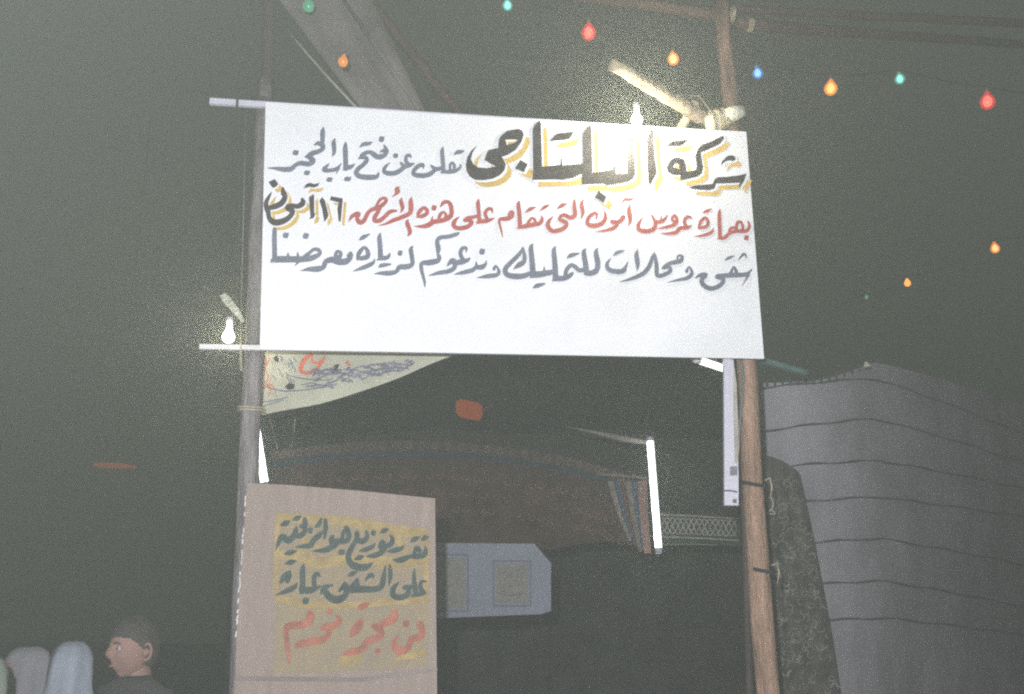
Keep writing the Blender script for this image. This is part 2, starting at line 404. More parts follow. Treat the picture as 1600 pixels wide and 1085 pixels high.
gp = [('p',[(1205,522),(1130,590),(1085,670),(1068,750),(1075,830),(1115,900),(1180,940),(1290,945),(1400,925),(1480,885),(1540,820),(1552,750),(1525,690),(1502,662),(1572,640),(1672,580),(1742,480),(1770,400),(1752,345),(1702,322),(1572,345),(1502,400),(1472,440),(1462,500),(1460,555),(1400,565),(1345,578),(1320,620),(1300,680),(1290,695),(1360,740),(1430,778),(1330,798),(1220,790),(1160,750),(1130,690),(1150,610)],
   [(1547,455),(1622,450),(1697,455),(1662,490),(1567,520)])]
word_company_name = blk(590, 160, S7, *gp) + blk(780, 160, S7, ('p',[(255,700),(345,750),(300,848),(190,800)]), ('p',[(612,468),(700,378),(905,355),(855,445),(740,462)])) + \
  [('p',[(831,281.3),(833,270),(832.2,202.6),(835.5,195),(843.2,188),(845.2,193.5),(847,260.6),(875.5,258),(875.7,249),(877.7,246.5),(879,258.7),(909,256.1),(911,255.5),(910.3,211.6),(914.2,202.6),(922,195.5),(923.5,199),(925,224.5),(925.6,269.7),(958,265.8),(959,259),(961,257.5),(962.5,272),(980.8,271),(980.5,258),(980,225),(984,213),(990,207),(991.5,240),(992.5,272),(989.5,279),(981,284),(970,286.5),(949,289.7),(942.6,287),(909.7,288.4),(909,271.6),(896,278),(878,281.3),(870,280.6)],[]),
   ('p',[(935.5,298.4),(947.7,308),(943.2,317.7),(928.7,308)],[])] + \
  blk(970, 160, 7.045, ('p',[(345,290),(355,310),(370,600),(395,760),(385,800),(318,915),(305,880),(290,600),(290,420),(310,340)]))
word_company = blk(970, 160, 7.045, ('p',[(505,483),(570,428),(730,415),(690,465),(640,482)]),
   ('p',[(630,607),(690,630),(715,690),(725,765),(830,745),(835,700),(820,590),(850,510),(900,465),(980,440),(1130,365),(1135,400),(1090,460),(960,520),(880,555),(895,650),(905,720),(890,785),(840,820),(740,845),(655,860),(655,800),(580,800),(520,770),(505,720),(530,660),(580,615)],[(600,670),(640,685),(645,735),(570,715)]),
   ('p',[(1095,700),(1120,640),(1175,590),(1225,582),(1260,600),(1262,635),(1225,650),(1200,640),(1150,650),(1110,690)]),
   ('p',[(740,945),(800,920),(900,908),(1010,898),(1030,850),(1060,825),(1180,820),(1300,805),(1385,785),(1360,860),(1310,940),(1298,925),(1310,885),(1200,890),(1050,895),(1030,950),(980,968),(860,963)]))
word_number = blk(400, 280, S7, ('p',[(905,208),(1050,235),(1045,320),(1025,520),(1000,510),(985,360),(1000,285),(895,255)]),
   ('p',[(800,218),(835,260),(870,400),(880,440),(860,480),(825,522),(820,480),(800,360),(768,265)]))
word_amun_dark = blk(400, 280, S7, ('p',[(700,180),(705,220),(705,400),(718,430),(700,470),(640,490),(660,455),(650,350),(640,220)]),
   ('p',[(575,115),(610,60),(650,45),(710,62),(772,42),(750,85),(700,105),(640,95)]),
   [(560,246,40),(568,290,70),(510,330,62),(440,325,60),(385,345,80),(440,385,66),(430,430,60),(375,485,66),(290,522,76),(210,522,76),(160,470,60),(150,410,60),(130,350,66),(122,290,56),(150,225,42),(190,158,10)],
   [(135,355,50),(230,332,70),(310,290,70),(350,220,66),(330,160,66),(322,110,30)],
   ('p',[(150,35),(230,0),(270,60),(250,90),(205,110),(180,80)]))
red_ard = blk(540, 280, S7,
   [(33,520,6),(75,455,42),(130,422,45),(165,420,36),(140,480,48),(172,525,55),(220,505,50),(260,430,45),(305,378,45),(380,350,48),(440,320,46),(492,262,40),(470,232,36),(425,245,36),(385,300,30),(360,345,30)],
   [(420,345,40),(385,410,46),(350,470,50),(355,508,46),(420,500,50),(480,450,45),(540,395,45),(612,385,26)],
   [(798,220,12),(788,270,50),(792,350,55),(778,412,50),(700,455,50),(580,500,45),(480,545,25),(395,563,6)],
   [(680,230,12),(670,270,48),(690,350,42),(662,415,6)],[(660,97,6),(620,115,44),(628,150,60),(600,190,24),(562,215,5)],
   [(755,490,12),(745,530,50),(768,600,50),(778,650,46),(745,698,6)])
red_hadhihi = blk(540, 280, S7,
   [(862,465,14),(890,400,45),(940,350,40),(980,370,42),(985,415,42),(930,450,46),(880,455,32)],('d',1070,350,66,72),
   [(1150,338,14),(1180,290,42),(1230,275,42),(1268,310,50),(1285,400,50),(1258,462,55),(1180,500,52),(1060,522,52),(1000,560,56),(920,575,38),(825,572,6)],
   [(1130,480,36),(1150,425,40),(1190,400,26),(1215,440,34),(1195,478,26)],[(1052,450,8),(1045,510,40)])
red_ala = blk(730, 290, S7,
   [(-97,378,10),(-150,430,45),(-165,480,50),(-130,515,50),(-50,515,50),(20,490,50),(55,445,45),(20,425,40),(-30,425,38)],
   [(-35,415,30),(10,395,44),(70,385,40),(130,368,36)],
   [(142,168,12),(130,215,45),(140,330,45),(146,435,48)],[(120,452,30),(160,438,44),(240,428,48),(335,395,10)],
   [(245,415,40),(218,345,40),(245,292,38),(290,285,38),(305,330,16)])
red_tuqam = blk(730, 290, S7,
   [(430,628,10),(410,540,25),(388,445,30),(405,408,40),(470,405,48),(530,385,50),(552,335,40),(530,315,30),(508,340,26),(500,385,24)],
   [(632,190,12),(620,235,45),(632,350,48),(640,500,50)],[(610,520,14),(700,495,48),(800,475,50),(880,458,46),(908,410,38),(895,370,12)],
   [(725,480,30),(750,430,34),(785,395,26),(822,425,34),(820,470,30)],
   [(705,328,6),(760,288,42),(828,265,12)],[(885,302,6),(940,262,38),(1000,232,6)])
red_allati = blk(730, 290, S7,
   [(1040,375,8),(985,440,44),(980,500,50),(1025,548,50),(1090,548,50),(1175,515,50),(1205,460,44),(1150,428,46),(1115,405,36),(1140,370,40),(1185,360,44),(1250,390,48),(1305,360,50),(1298,250,45),(1300,172,18)],
   [(1085,282,6),(1150,242,44),(1212,220,8)],[(1408,175,12),(1385,225,40),(1402,330,40),(1380,405,6)])
red_amun = blk(890, 280, 5.167,
   [(282,262,10),(290,310,28),(262,358,33),(190,378,35),(145,358,30),(155,310,28),(200,275,24),(222,285,18),(215,318,12)],
   [(205,425,4),(290,415,20),(355,395,30),(385,360,28),(345,345,34)],[(350,345,26),(400,345,30),(432,310,36)],
   [(487,210,8),(480,250,32),(490,330,28),(475,380,4)],[(420,195,4),(450,162,20),(485,165,18),(525,150,4)])
red_arus = blk(890, 280, 5.167,
   [(590,310,6),(556,365,26),(562,408,32),(620,422,34),(680,402,34),(692,350,28),(665,295,12)],
   [(690,345,26),(750,340,28),(792,288,8)],[(735,335,16),(742,298,8)],
   [(705,402,4),(770,390,22),(840,370,28),(868,335,26),(848,292,20),(825,325,22),(850,345,20)],
   [(730,440,4),(800,440,22),(860,430,30),(890,398,30),(950,392,28),(990,372,6)],[(945,385,28),(925,345,24),(948,306,24),(982,312,16)])
red_imara = blk(890, 280, 5.167,
   [(1005,465,4),(1080,455,22),(1145,430,25),(1163,395,6)],
   [(1042,398,16),(1058,345,25),(1095,312,22),(1118,345,24),(1105,383,26),(1050,395,22)],[(1072,272,5),(1110,258,24),(1150,240,5)],
   [(1215,245,8),(1208,290,28),(1212,400,28),(1214,472,32)],[(1195,485,8),(1250,475,28),(1290,440,26),(1350,420,28),(1425,420,28),(1452,380,24),(1440,342,12)],
   [(1290,440,26),(1300,400,24),(1335,392,20)],[(1345,410,22),(1355,352,24),(1385,350,22),(1400,395,22),(1385,412,16)],('d',1428,475,42,44))
red_line = [('red_ard', red_ard), ('red_hadhihi', red_hadhihi)]
slate3_maarad = blk(400, 350, S7,
   [(225,70,50),(222,200,55),(225,350,55),(225,440,60)],[(180,472,8),(225,434,70),(400,430,72),(600,427,66),(700,405,60),(775,360,40),(755,318,46),(700,310,38),(650,350,40),(590,400,50)],
   [(388,400,44),(388,348,10)],[(505,400,38),(505,338,10)],[(530,440,46),(468,512,5)],('d',360,140,78,74),('d',603,148,80,76),
   [(535,570,5),(640,550,48),(740,548,68),(815,525,54),(845,460,58),(920,435,70),(1000,460,72),(1090,455,70),(1145,405,50),(1150,350,34),(1115,385,36)],
   [(985,440,60),(965,380,44),(985,335,36),(1025,350,40),(1015,400,50)])
slate3_ziyara = blk(400, 350, S7,
   [(1230,430,30),(1245,360,50),(1312,285,36),(1355,345,50),(1345,400,56),(1270,420,50)],[(1248,200,6),(1295,165,50),(1382,122,10)],
   [(1170,575,5),(1260,545,40),(1350,510,50),(1420,470,38),(1437,422,8)]) + blk(590, 350, S7,
   [(36,112,12),(22,165,50),(30,280,55),(35,400,58)],[(-10,440,12),(40,418,48),(100,413,50),(135,390,38),(150,350,8)],[(8,532,6),(50,505,48),(155,490,22)],
   [(-45,605,5),(40,598,40),(140,598,58),(225,580,45),(265,525,56),(350,520,62),(418,490,50),(415,400,50),(402,310,48),(434,266,6)],('d',272,355,64,72))
slate3_nadukum = blk(590, 350, S7,
   [(568,760,16),(568,700,32),(532,560,42),(535,480,46),(620,470,65),(720,450,60),(748,412,50)],[(745,400,50),(730,365,34),(735,300,58),(722,220,50),(755,168,46),(860,155,46),(960,125,42),(992,105,10)],
   [(610,630,5),(740,595,45),(870,572,50),(930,530,50),(935,480,50)],[(845,508,16),(900,450,66),(950,470,60),(1040,455,60),(1095,435,40),(1124,406,8)],[(1030,430,48),(1002,360,45),(1025,298,42),(1072,295,38),(1070,340,16)],
   [(920,615,5),(1030,590,45),(1140,565,50),(1190,530,46),(1260,525,58),(1305,490,36),(1317,440,8)],[(1192,452,8),(1198,515,44)],('d',1265,338,74,80),
   [(1195,655,5),(1330,635,50),(1440,620,46),(1468,575,38),(1432,505,20),(1410,545,40)])
slate3_tamlik = blk(780, 350, S7,
   [(288,288,14),(240,370,45),(150,460,50),(75,545,56),(95,615,60),(200,637,65),(300,630,60),(370,602,50)],[(285,295,30),(305,380,42),(298,460,50),(240,498,58),(172,548,8)],
   [(412,243,10),(385,290,50),(398,450,60),(410,620,68)],[(370,658,8),(420,620,68),(500,610,70),(600,592,62),(660,580,50)],[(545,590,38),(545,513,8)],
   [(687,273,10),(662,325,50),(675,480,60),(682,655,66)],[(640,700,8),(690,665,60),(780,660,60),(850,630,54),(885,600,36)],[(800,640,44),(815,560,46),(870,500,44),(925,525,50),(965,560,50),(1040,560,56)],
   [(818,418,6),(870,382,50),(970,358,14)],[(1050,303,12),(1025,345,50),(1045,480,60),(1060,595,60)],[(1192,296,14),(1172,350,52),(1195,480,60),(1175,568,60),(1100,600,60),(1040,608,30)],
   [(405,778,8),(460,750,50),(552,725,20)])
slate3_mahallat = blk(890, 280, 5.167,
   [(335,640,5),(303,682,26),(312,725,34),(360,745,38),(430,740,34),(473,666,6)],[(452,735,20),(435,765,4)],[(352,620,5),(385,594,28),(440,578,8)],
   [(550,570,8),(540,612,34),(550,690,32),(543,740,4)],
   [(400,832,4),(500,805,26),(590,765,34),(640,710,32),(670,630,26),(687,590,6)],[(690,615,22),(702,700,32),(708,778,32),(770,770,32),(815,740,28),(800,712,28),(750,722,16)],
   [(760,712,24),(800,685,30),(850,672,34),(898,660,32),(908,625,22),(880,618,16),(870,640,18)],
   [(790,835,4),(880,815,22),(960,795,30),(988,755,26),(965,708,12),(945,745,26)])
slate3_shuqaq = blk(890, 280, 5.167,
   [(1018,800,10),(1050,778,28),(1102,772,30),(1068,812,34),(1080,855,36),(1140,885,34),(1210,862,34),(1243,815,30),(1190,790,32)],
   [(1195,785,34),(1280,778,36),(1360,775,36),(1430,768,30),(1477,724,6)],[(1445,775,22),(1393,862,4)],[(1300,765,26),(1325,708,14),(1345,745,28)],
   [(1252,660,5),(1290,635,26),(1335,622,6)],[(1358,662,4),(1390,620,20),(1415,608,22),(1430,640,5)])

for nm, it, m in (('painted_word', word_hajz, 'slate_paint'), ('painted_word', word_bab, 'slate_paint'), ('painted_word', word_fath, 'slate_paint'), ('painted_word', word_an, 'slate_paint'), ('painted_word', word_tulin, 'slate_paint'),
                  ('painted_word', red_ard, 'red_paint'), ('painted_word', red_hadhihi, 'red_paint'), ('painted_word', red_ala, 'red_paint'), ('painted_word', red_tuqam, 'red_paint'), ('painted_word', red_allati, 'red_paint'),
                  ('painted_word', red_amun, 'red_paint'), ('painted_word', red_arus, 'red_paint'), ('painted_word', red_imara, 'red_paint'),
                  ('painted_word', slate3_maarad, 'slate_paint'), ('painted_word', slate3_ziyara, 'slate_paint'), ('painted_word', slate3_nadukum, 'slate_paint'), ('painted_word', slate3_tamlik, 'slate_paint'),
                  ('painted_word', slate3_mahallat, 'slate_paint'), ('painted_word', slate3_shuqaq, 'slate_paint')):
    paint(nm, it, SP, .0022, M[m], root, fat=1.1, label={'slate_paint': 'slate blue painted word', 'red_paint': 'red painted word'}[m])
for it, o1 in ((word_company_name, 10.6), (word_company, 9.4), (word_number, 6.4), (word_amun_dark, 7.2)):
    k = o1 / 9
    paint('ochre_shadow', it, SP, .0014, M['ochre'], root, o1 * .92, o1, label='ochre drop shadow of a dark word')
    paint('shadow_gap', it, SP, .0030, M['canvas_white'], root, 2.5 * k, 2.9 * k)
    paint('painted_word', it, SP, .0048, M['ink'], root, label='dark painted word with ochre shadow')

# ------------------------------------------------------------------ plywood notice at lower left
PP = Plane(at(520, 900, 4.75), 6.0)
pr = empty('notice_board', PP(520, 1084), 'pinkish plywood notice with yellow panel and Arabic lettering, lower left', 'notice board')
pout = [(386, 755), (450, 758), (560, 767), (680, 779), (681, 900), (683, 1090), (684, 1240), (358, 1240), (366, 1090), (372, 950), (380, 850)]
MB().slab([PP(x, y) for x, y in pout[::-1]], .02, PP.n).build('board', M['ply'], pr)
M['ply_edge'] = mat('ply_edge', (.5, .46, .46), .6, .3, 30)
mb = MB()
for k in range(26):
    t = k / 26; y = 775 + 220 * t; x = 384.5 - 15.5 * t
    if random.random() < .75: mb.bar(PP(x + random.uniform(-1, .6), y, .002), PP(x - .7 + random.uniform(-1, .6), y + random.uniform(5, 10), .002), .004, .004)
tag(mb.build('chipped_edge', M['ply_edge'], pr), kind='stuff')
ypts = [(432, 801), (460, 800), (520, 808), (600, 818), (668, 826), (672, 900), (670, 960), (668, 1040), (600, 1046), (520, 1050), (440, 1054), (427, 1050), (430, 980), (428, 900)]
MB().slab([PP(x, y, .003) for x, y in ypts[::-1]], .002, PP.n).build('yellow_panel', M['yellow_patch'], pr)
wash = [[(436,810,12),(500,812,14),(560,818,16),(610,828,18),(664,834,14)],[(440,868,14),(475,870,20),(490,880,18),(540,876,16),(600,880,20),(660,876,12)],[(434,935,12),(480,945,12),(560,945,10),(620,938,14),(664,936,14)],[(476,845,10),(500,860,10)],[(620,840,12),(630,860,10)],[(536,1032,16),(560,1030,14)],[(620,1030,8),(660,1020,12)],[(664,830,10),(667,870,8),(665,930,8)],[(434,806,8),(432,860,8),(431,930,8)]]
paint('yellow_brushwork', [('s', s) for s in wash], PP, .0042, M['yellow_wash'], pr)
sB = 1600 / 260
g1 = blk(420, 790, sB, [(1365,355,8),(1400,325,45),(1450,305,10)],[(1465,335,10),(1500,312,42),(1535,300,10)],[(1505,395,14),(1505,450,42),(1480,485,42),(1400,490,45),(1335,490,10)],[(1395,480,30),(1420,405,36),(1450,440,40)],
   [(1190,522,8),(1260,527,50),(1330,500,40),(1365,480,20)],[(1130,445,6),(1200,435,40),(1270,415,38),(1300,378,6)])
g2 = blk(420, 790, sB, [(1165,285,12),(1188,320,34),(1175,370,42),(1110,398,46),(1062,400,26),(1090,345,30),(1115,400,42),(1070,460,45),(1000,485,40),(935,490,8)],[(1070,265,8),(1110,243,46),(1155,228,8)],('d',1005,265,52,60),
   [(865,440,8),(930,425,40),(1000,395,33),(1020,358,5)],[(938,250,20),(945,300,38),(905,345,46),(860,330,40),(845,255,36),(838,330,34),(800,400,42),(765,480,46),(785,555,55),(860,595,60),(940,590,52),(1002,550,8)],[(820,520,8),(870,502,42),(915,488,10)])
g3 = blk(420, 790, sB, [(745,215,40),(768,280,42),(752,335,46),(680,345,52),(600,345,44),(612,300,34)],[(700,330,30),(722,250,34)],[(615,350,54),(602,400,45),(540,430,46),(420,438,8)],[(655,380,24),(628,420,6)],('d',700,450,66,58),
   [(545,140,30),(545,220,40),(535,315,20)],[(505,130,20),(480,185,40),(445,210,12)],[(515,250,16),(480,290,48),(430,335,45),(400,382,48),(330,392,35),(255,402,5)],('d',398,240,52,62))
g4 = blk(420, 790, sB, [(345,135,36),(345,190,50),(312,200,36)],[(350,200,36),(345,250,40),(310,288,48),(265,290,36),(265,215,30),(240,290,44),(185,335,60),(130,300,50),(98,350,38),(65,430,5)],[(230,140,12),(270,125,45),(315,100,8)],[(112,192,10),(160,172,50),(205,150,12)],[(145,468,8),(205,455,44),(270,435,8)])
g5 = blk(420, 870, sB, [(160,68,12),(210,55,46),(260,40,12)],[(112,248,20),(150,200,56),(190,160,46),(208,140,14)],[(180,235,40),(205,180,30)],[(60,370,5),(150,340,36),(240,298,42),(272,250,6)],[(338,73,14),(325,130,45),(325,250,45),(320,325,56)],[(290,358,8),(340,330,50),(410,320,54),(500,285,14)],[(440,290,40),(435,205,38),(465,165,40),(495,192,14)],('d',355,425,68,70))
g6 = blk(420, 870, sB, [(505,355,16),(530,300,42),(612,272,16)],[(535,300,34),(565,370,56),(640,415,66),(715,392,55),(750,340,44)],[(680,330,20),(738,265,50),(745,320,50),(860,312,60),(1000,315,50),(1080,288,45),(1103,200,42),(1122,80,8)],[(790,300,40),(852,210,14),(852,285,44)],[(760,188,10),(800,165,40),(848,145,10)],[(925,238,6),(960,190,36),(1000,175,28),(1005,215,8)],[(1162,88,24),(1168,180,40),(1155,280,8)])
g7 = blk(420, 870, sB, [(1250,245,10),(1195,310,44),(1200,375,50),(1270,392,50),(1330,365,48),(1345,310,40),(1300,300,30)],[(1310,290,30),(1400,290,36)],[(1402,118,10),(1395,200,34),(1410,340,46)],[(1380,375,26),(1440,365,36),(1500,350,28)],[(1480,340,46),(1455,285,34),(1470,240,22),(1512,240,16)])
for it in (g1, g2, g3, g4, g5, g6, g7): paint('painted_word', it, PP, .0065, M['green_ink'], pr, label='dark green painted word', fat=1.18)
r1 = blk(420, 930, sB, [(195,660,8),(185,560,38),(165,340,44),(200,298,58),(300,288,60),(380,265,60),(400,200,72),(398,170,50)],[(258,520,8),(290,475,50),(400,450,65),(520,425,60),(582,375,40),(560,320,60),(515,320,40)],[(520,300,30),(560,300,54),(640,290,55),(678,240,46),(650,195,18)],('d',585,155,64,68))
r2 = blk(420, 930, sB, [(790,400,20),(830,335,76),(880,270,60),(885,225,20)],[(840,138,8),(905,108,60),(968,80,12)],[(700,582,8),(790,550,58),(880,530,50),(950,450,58),(1060,400,60),(1085,350,50),(1030,310,60)],[(1010,300,40),(1100,275,56),(1190,225,80),(1215,160,50)],('d',1050,540,62,60))
r3 = blk(420, 930, sB, ('d',1320,275,64,72),[(1240,390,18),(1205,470,50),(1250,530,76),(1330,515,56),(1370,430,50)],[(1365,420,46),(1450,405,60),(1475,340,50),(1455,290,66)])
for it in (r1, r2, r3): paint('painted_word', it, PP, .0065, M['red_dull'], pr, label='dull red painted word', fat=1.18)
# dark foot strip and second sheet under the panel
ply2 = [(367, 1057), (560, 1059), (683, 1044), (683, 1049), (560, 1066), (366, 1064)]
MB().slab([PP(x, y, .004) for x, y in ply2[::-1]], .003, PP.n).build('foot_fold', mat('fold', (.14, .115, .108), .8, .2, 5, .2, 20), pr)

# ------------------------------------------------------------------ lamps
def bright_bulb(c, r, label, k, watt):
    c = Vector(c); root = empty('light_bulb', c, label, 'light bulb')
    prof = [(0, -r), (r * .5, -r * .87), (r * .87, -r * .5), (r, 0), (r * .9, r * .45), (r * .62, r * .95), (r * .45, r * 1.4), (r * .42, r * 1.6)]
    MB().lathe(c, prof, 20).build('glass', emit('bulb_light', (1.0, .96, .84), k, True), root, True)
    pl = bpy.data.lights.new('bulb_glow', 'POINT'); pl.energy = watt; pl.color = (1.0, .94, .72); pl.shadow_soft_size = r * 1.15
    po = bpy.data.objects.new('bulb_glow', pl); COL.objects.link(po); po.parent = root
    MB().lathe(c, [(r * .45, r * 1.55), (r * .5, r * 1.6), (r * .5, r * 2.3), (r * .56, r * 2.35), (r * .56, r * 3.3), (r * .2, r * 3.4)], 16).build('socket', M['metal_white'], root, True)
    MB().tube([c + Vector((0, 0, r * 3.3)), c + Vector((.01, .03, r * 5)), c + Vector((.0, .12, r * 6.5))], .004, 6).build('cord', M['wire'], root, True)
    return root
bright_bulb(SP(995, 188, .19), .032, 'glaring clear bulb hanging over the top edge of the white banner', 6, 32)
bright_bulb(at(357, 527, 5.33), .034, 'glowing clear bulb hanging left of the grey upright pole', 5, 11)

def bulb(px, py, Y, sc, label, col, hot=None, k=.9, flat=None):
    c = at(px, py, Y); r = sc; root = empty('festoon_bulb', c, label, 'light bulb', 'coloured festoon bulbs')
    prof = [(0, -r * 1.02), (r * .45, -r * .93), (r * .8, -r * .62), (r, -r * .1), (r * .95, r * .3), (r * .72, r * .75), (r * .45, r * 1.15), (r * .25, r * 1.5), (r * .2, r * 1.7)]
    m = bpy.data.materials.new('tinted_glass'); m.use_nodes = True; nt = m.node_tree; b = nt.nodes['Principled BSDF']
    b.inputs['Base Color'].default_value = (*[x * .5 for x in col], 1); b.inputs['Roughness'].default_value = .25
    b.inputs['Emission Color'].default_value = (*col, 1); b.inputs['Emission Strength'].default_value = k
    m.cycles.emission_sampling = 'NONE'
    if hot:
        tr = nt.nodes.new('ShaderNodeBsdfTransparent'); tr.inputs[0].default_value = (*[min(1, x + .35) for x in col], 1)
        mx = nt.nodes.new('ShaderNodeMixShader'); mx.inputs[0].default_value = .45
        nt.links.new(b.outputs[0], mx.inputs[1]); nt.links.new(tr.outputs[0], mx.inputs[2]); nt.links.new(mx.outputs[0], nt.nodes['Material Output'].inputs['Surface'])
    ax = Vector((random.uniform(-.14, .14), random.uniform(-.1, .1), 1)).normalized()
    MB().lathe(c, prof, 18, ax).build('glass', m, root, True)
    if hot:
        MB().lathe(c, [(0, -r * .66), (r * .45, -r * .5), (r * .62, 0), (r * .5, r * .45), (r * .2, r * .9), (0, r)], 14, ax).build('filament_glow', emit('filament', hot, 3), root, True)
    MB().lathe(c, [(r * .24, r * 1.6), (r * .30, r * 1.7), (r * .30, r * 2.3), (r * .1, r * 2.4)], 12, ax).build('socket', M['socket'], root, True)
    return c + ax * r * 2.35
RED, BLU, TEA, ORA, GRN = (.78, .055, .045), (.10, .27, .62), (.10, .45, .36), (.95, .34, .06), (.12, .5, .3)
W1 = []
W1.append(bulb(793, 9, 5.9, .034, 'teal festoon bulb highest in view, above the banner middle', TEA, (.6, 1, .9), k=1.0))
W1.append(bulb(920, 52, 6.0, .050, 'big red festoon bulb upper left of the jutting pole tip', RED, (1, .42, .3), k=.75))
W1.append(bulb(1052, 93, 6.1, .040, 'warm white festoon bulb between the red bulb and the right pole', ORA, (1, .9, .6), 1.0))
W1.append(bulb(1184, 115, 6.2, .037, 'blue festoon bulb just right of the upright pole', BLU, (.5, .8, 1), k=.8))
W1.append(bulb(1298, 139, 6.3, .046, 'yellow orange festoon bulb between the blue and teal bulbs', ORA, (1, .75, .32), 1.0))
W1.append(bulb(1406, 124, 6.4, .036, 'pale teal festoon bulb between yellow and red bulbs at right', TEA, (.6, 1, .9), k=.85))
W1.append(bulb(1543, 160, 6.5, .052, 'red festoon bulb at the far right end of the row', RED, (1, .42, .3), k=.75))
W2 = [bulb(1555, 389, 9.2, .044, 'orange glowing bulb low at the far right', ORA, (1, .8, .5), 1.0),
      bulb(1418, 443, 12.0, .040, 'small distant orange bulb right of the banner', ORA, k=2.0),
      bulb(1354, 465, 14.5, .030, 'tiny distant green bulb above the tent peak', GRN, k=.6)]
bulb(482, 10, 6.0, .042, 'green festoon bulb at the top beside the left pole', GRN, k=.35)
bulb(536, 97, 5.9, .034, 'dim orange bulb glowing against the sloping awning', ORA, k=.55)
def wire(pts, label, sag=.03):
    out = []
    for a, b in zip(pts[:-1], pts[1:]):
        for k in range(8):
            t = k / 8; p = a.lerp(b, t); p.z += -.0 + sag * 4 * t * (1 - t) * -1 * (b - a).length; out.append(p)
    out.append(pts[-1]); return tag(MB().tube(out, .0035, 5).build('festoon_wire', M['wire'], None, True), label, 'wire')
wire([at(640, -30, 5.8)] + W1 + [at(1680, 150, 6.6)], 'thin dark wire carrying the coloured bulbs across the night sky')
wire([at(1700, 340, 7.5)] + W2 + [at(1290, 478, 16)], 'faint dark wire carrying the small bulbs low at right')

def tube_lamp(p0, p1, r, label, k, colour=(.93, 1, .97), fix=True, name='tube_lamp'):
    p0, p1 = Vector(p0), Vector(p1); root = empty(name, p0, label, 'tube lamp', 'fluorescent tube lamps')
    MB().tube([p0, p0.lerp(p1, .5), p1], r, 14).build('glass_tube', emit('tube_light', colour, 1.1, True), root, True)
    for t in (.1, .37, .63, .9):
        pl = bpy.data.lights.new('tube_glow', 'POINT'); pl.energy = k; pl.color = colour; pl.shadow_soft_size = r
        po = bpy.data.objects.new('tube_glow', pl); COL.objects.link(po); po.parent = root; po.location = (p1 - p0) * t
    d = (p1 - p0).normalized()
    for q, s in ((p0, -1), (p1, 1)):
        MB().tube([q + d * s * .001, q + d * s * .04], r * 1.08, 12).build('end_cap', M['metal_white'], root, True)
    if fix: MB().bar(p0 - d * .05 + Vector((0, .06, 0)), p1 + d * .05 + Vector((0, .06, 0)), .05, .03, side=(1, 0, 0)).build('housing', M['metal_white'], root)
    return root
tube_lamp(at(1029, 856, 8.6), at(1016, 690, 8.6), .030, 'bright upright fluorescent tube at the right end of the tent curtain', .8)
tube_lamp(at(413, 754, 8.6), at(397, 650, 8.6), .034, 'bright upright fluorescent tube partly hidden by the grey pole', .8)
tube_lamp(at(1092, 563, 5.75), at(1134, 577, 5.95), .022, 'short lit tube slanting out under the right end of the banner', .15, (1, 1, .9), fix=False)
tb = empty('tube_end_batten', at(1185, 566, 5.9), 'thin teal batten standing in for the far tube end, poking out right of the pole under the banner', 'batten')
MB().bar(at(1183, 562, 5.9), at(1258, 583, 6.3), .035, .03).build('strip', M['teal'], tb)  # added bar where the tube carries on; its teal look is put into paint
MB().bar(at(1178, 560, 5.905), at(1184, 562.5, 5.9), .045, .04).build('end_cap', M['metal_white'], tb)
# white lamp fixture hanging upright under the banner
fx = empty('lamp_fixture', at(1141, 792, 5.50), 'unlit white metal lamp fixture hanging upright beside the reddish pole', 'lamp fixture')
FP = Plane(at(1141, 680, 5.50), 0)
MB().slab([FP(x, y) for x, y in ((1131, 560), (1146, 562), (1150, 640), (1154, 740), (1154, 790), (1132, 790))][::-1], .035, FP.n).build('housing', M['metal_white'], fx)
MB().slab([FP(x, y, .004) for x, y in ((1146.5, 566), (1151, 600), (1155, 700), (1152, 724), (1148, 724), (1146, 640))][::-1], .003, FP.n).build('reflector_edge', M['cream'], fx)
MB().slab([FP(x, y, .006) for x, y in ((1141, 729), (1152, 729), (1152, 743), (1141, 743))][::-1], .005, FP.n).build('switch_block', mat('switch', (.16, .15, .18), .6), fx)
MB().tube([FP(1132, 767, .006), FP(1142, 767, .006), FP(1152, 769, .006)], .004, 6).build('rope_tie', M['rope_dark'], fx)
MB().slab([FP(x, y, .006) for x, y in ((1145, 780), (1151, 780), (1151, 786), (1145, 786))][::-1], .005, FP.n).build('screw_plate', M['socket'], fx)
# cable between fixture and pole
tag(MB().tube([at(x, y, 5.56) for x, y in smooth_path([(1158, 562), (1161, 600), (1157, 650), (1153, 710), (1151, 745)])], .009, 8).build('lamp_cable', mat('cable_grey', (.10, .12, .13), .6), None, True), 'dark grey cable hanging between the white fixture and reddish pole', 'cable')
# crumpled white strip tied to the left pole above the bulb
sg = MB(); pts = smooth_path([(347, 460, 9), (354, 468, 13), (362, 478, 12), (370, 488, 10), (380, 503, 5)], 5)
LP = Plane(at(362, 480, 5.02), 0); L = []; R_ = []
for i, (x, y, wd) in enumerate(pts):
    z = .012 * math.sin(i * 1.7); L.append(LP(x + wd * .38, y - wd * .3, z)); R_.append(LP(x - wd * .38, y + wd * .3, -z))
n = len(pts); v = L + R_ + [q + Vector((0, .006, 0)) for q in L + R_]
f = [(i, n + i, n + i + 1, i + 1) for i in range(n - 1)] + [(2 * n + i, 2 * n + i + 1, 3 * n + i + 1, 3 * n + i) for i in range(n - 1)] + [(i, i + 1, 2 * n + i + 1, 2 * n + i) for i in range(n - 1)] + [(n + i, 3 * n + i, 3 * n + i + 1, n + i + 1) for i in range(n - 1)]
f += [(0, 2 * n, 3 * n, n), (n - 1, 2 * n - 1, 4 * n - 1, 3 * n - 1)]
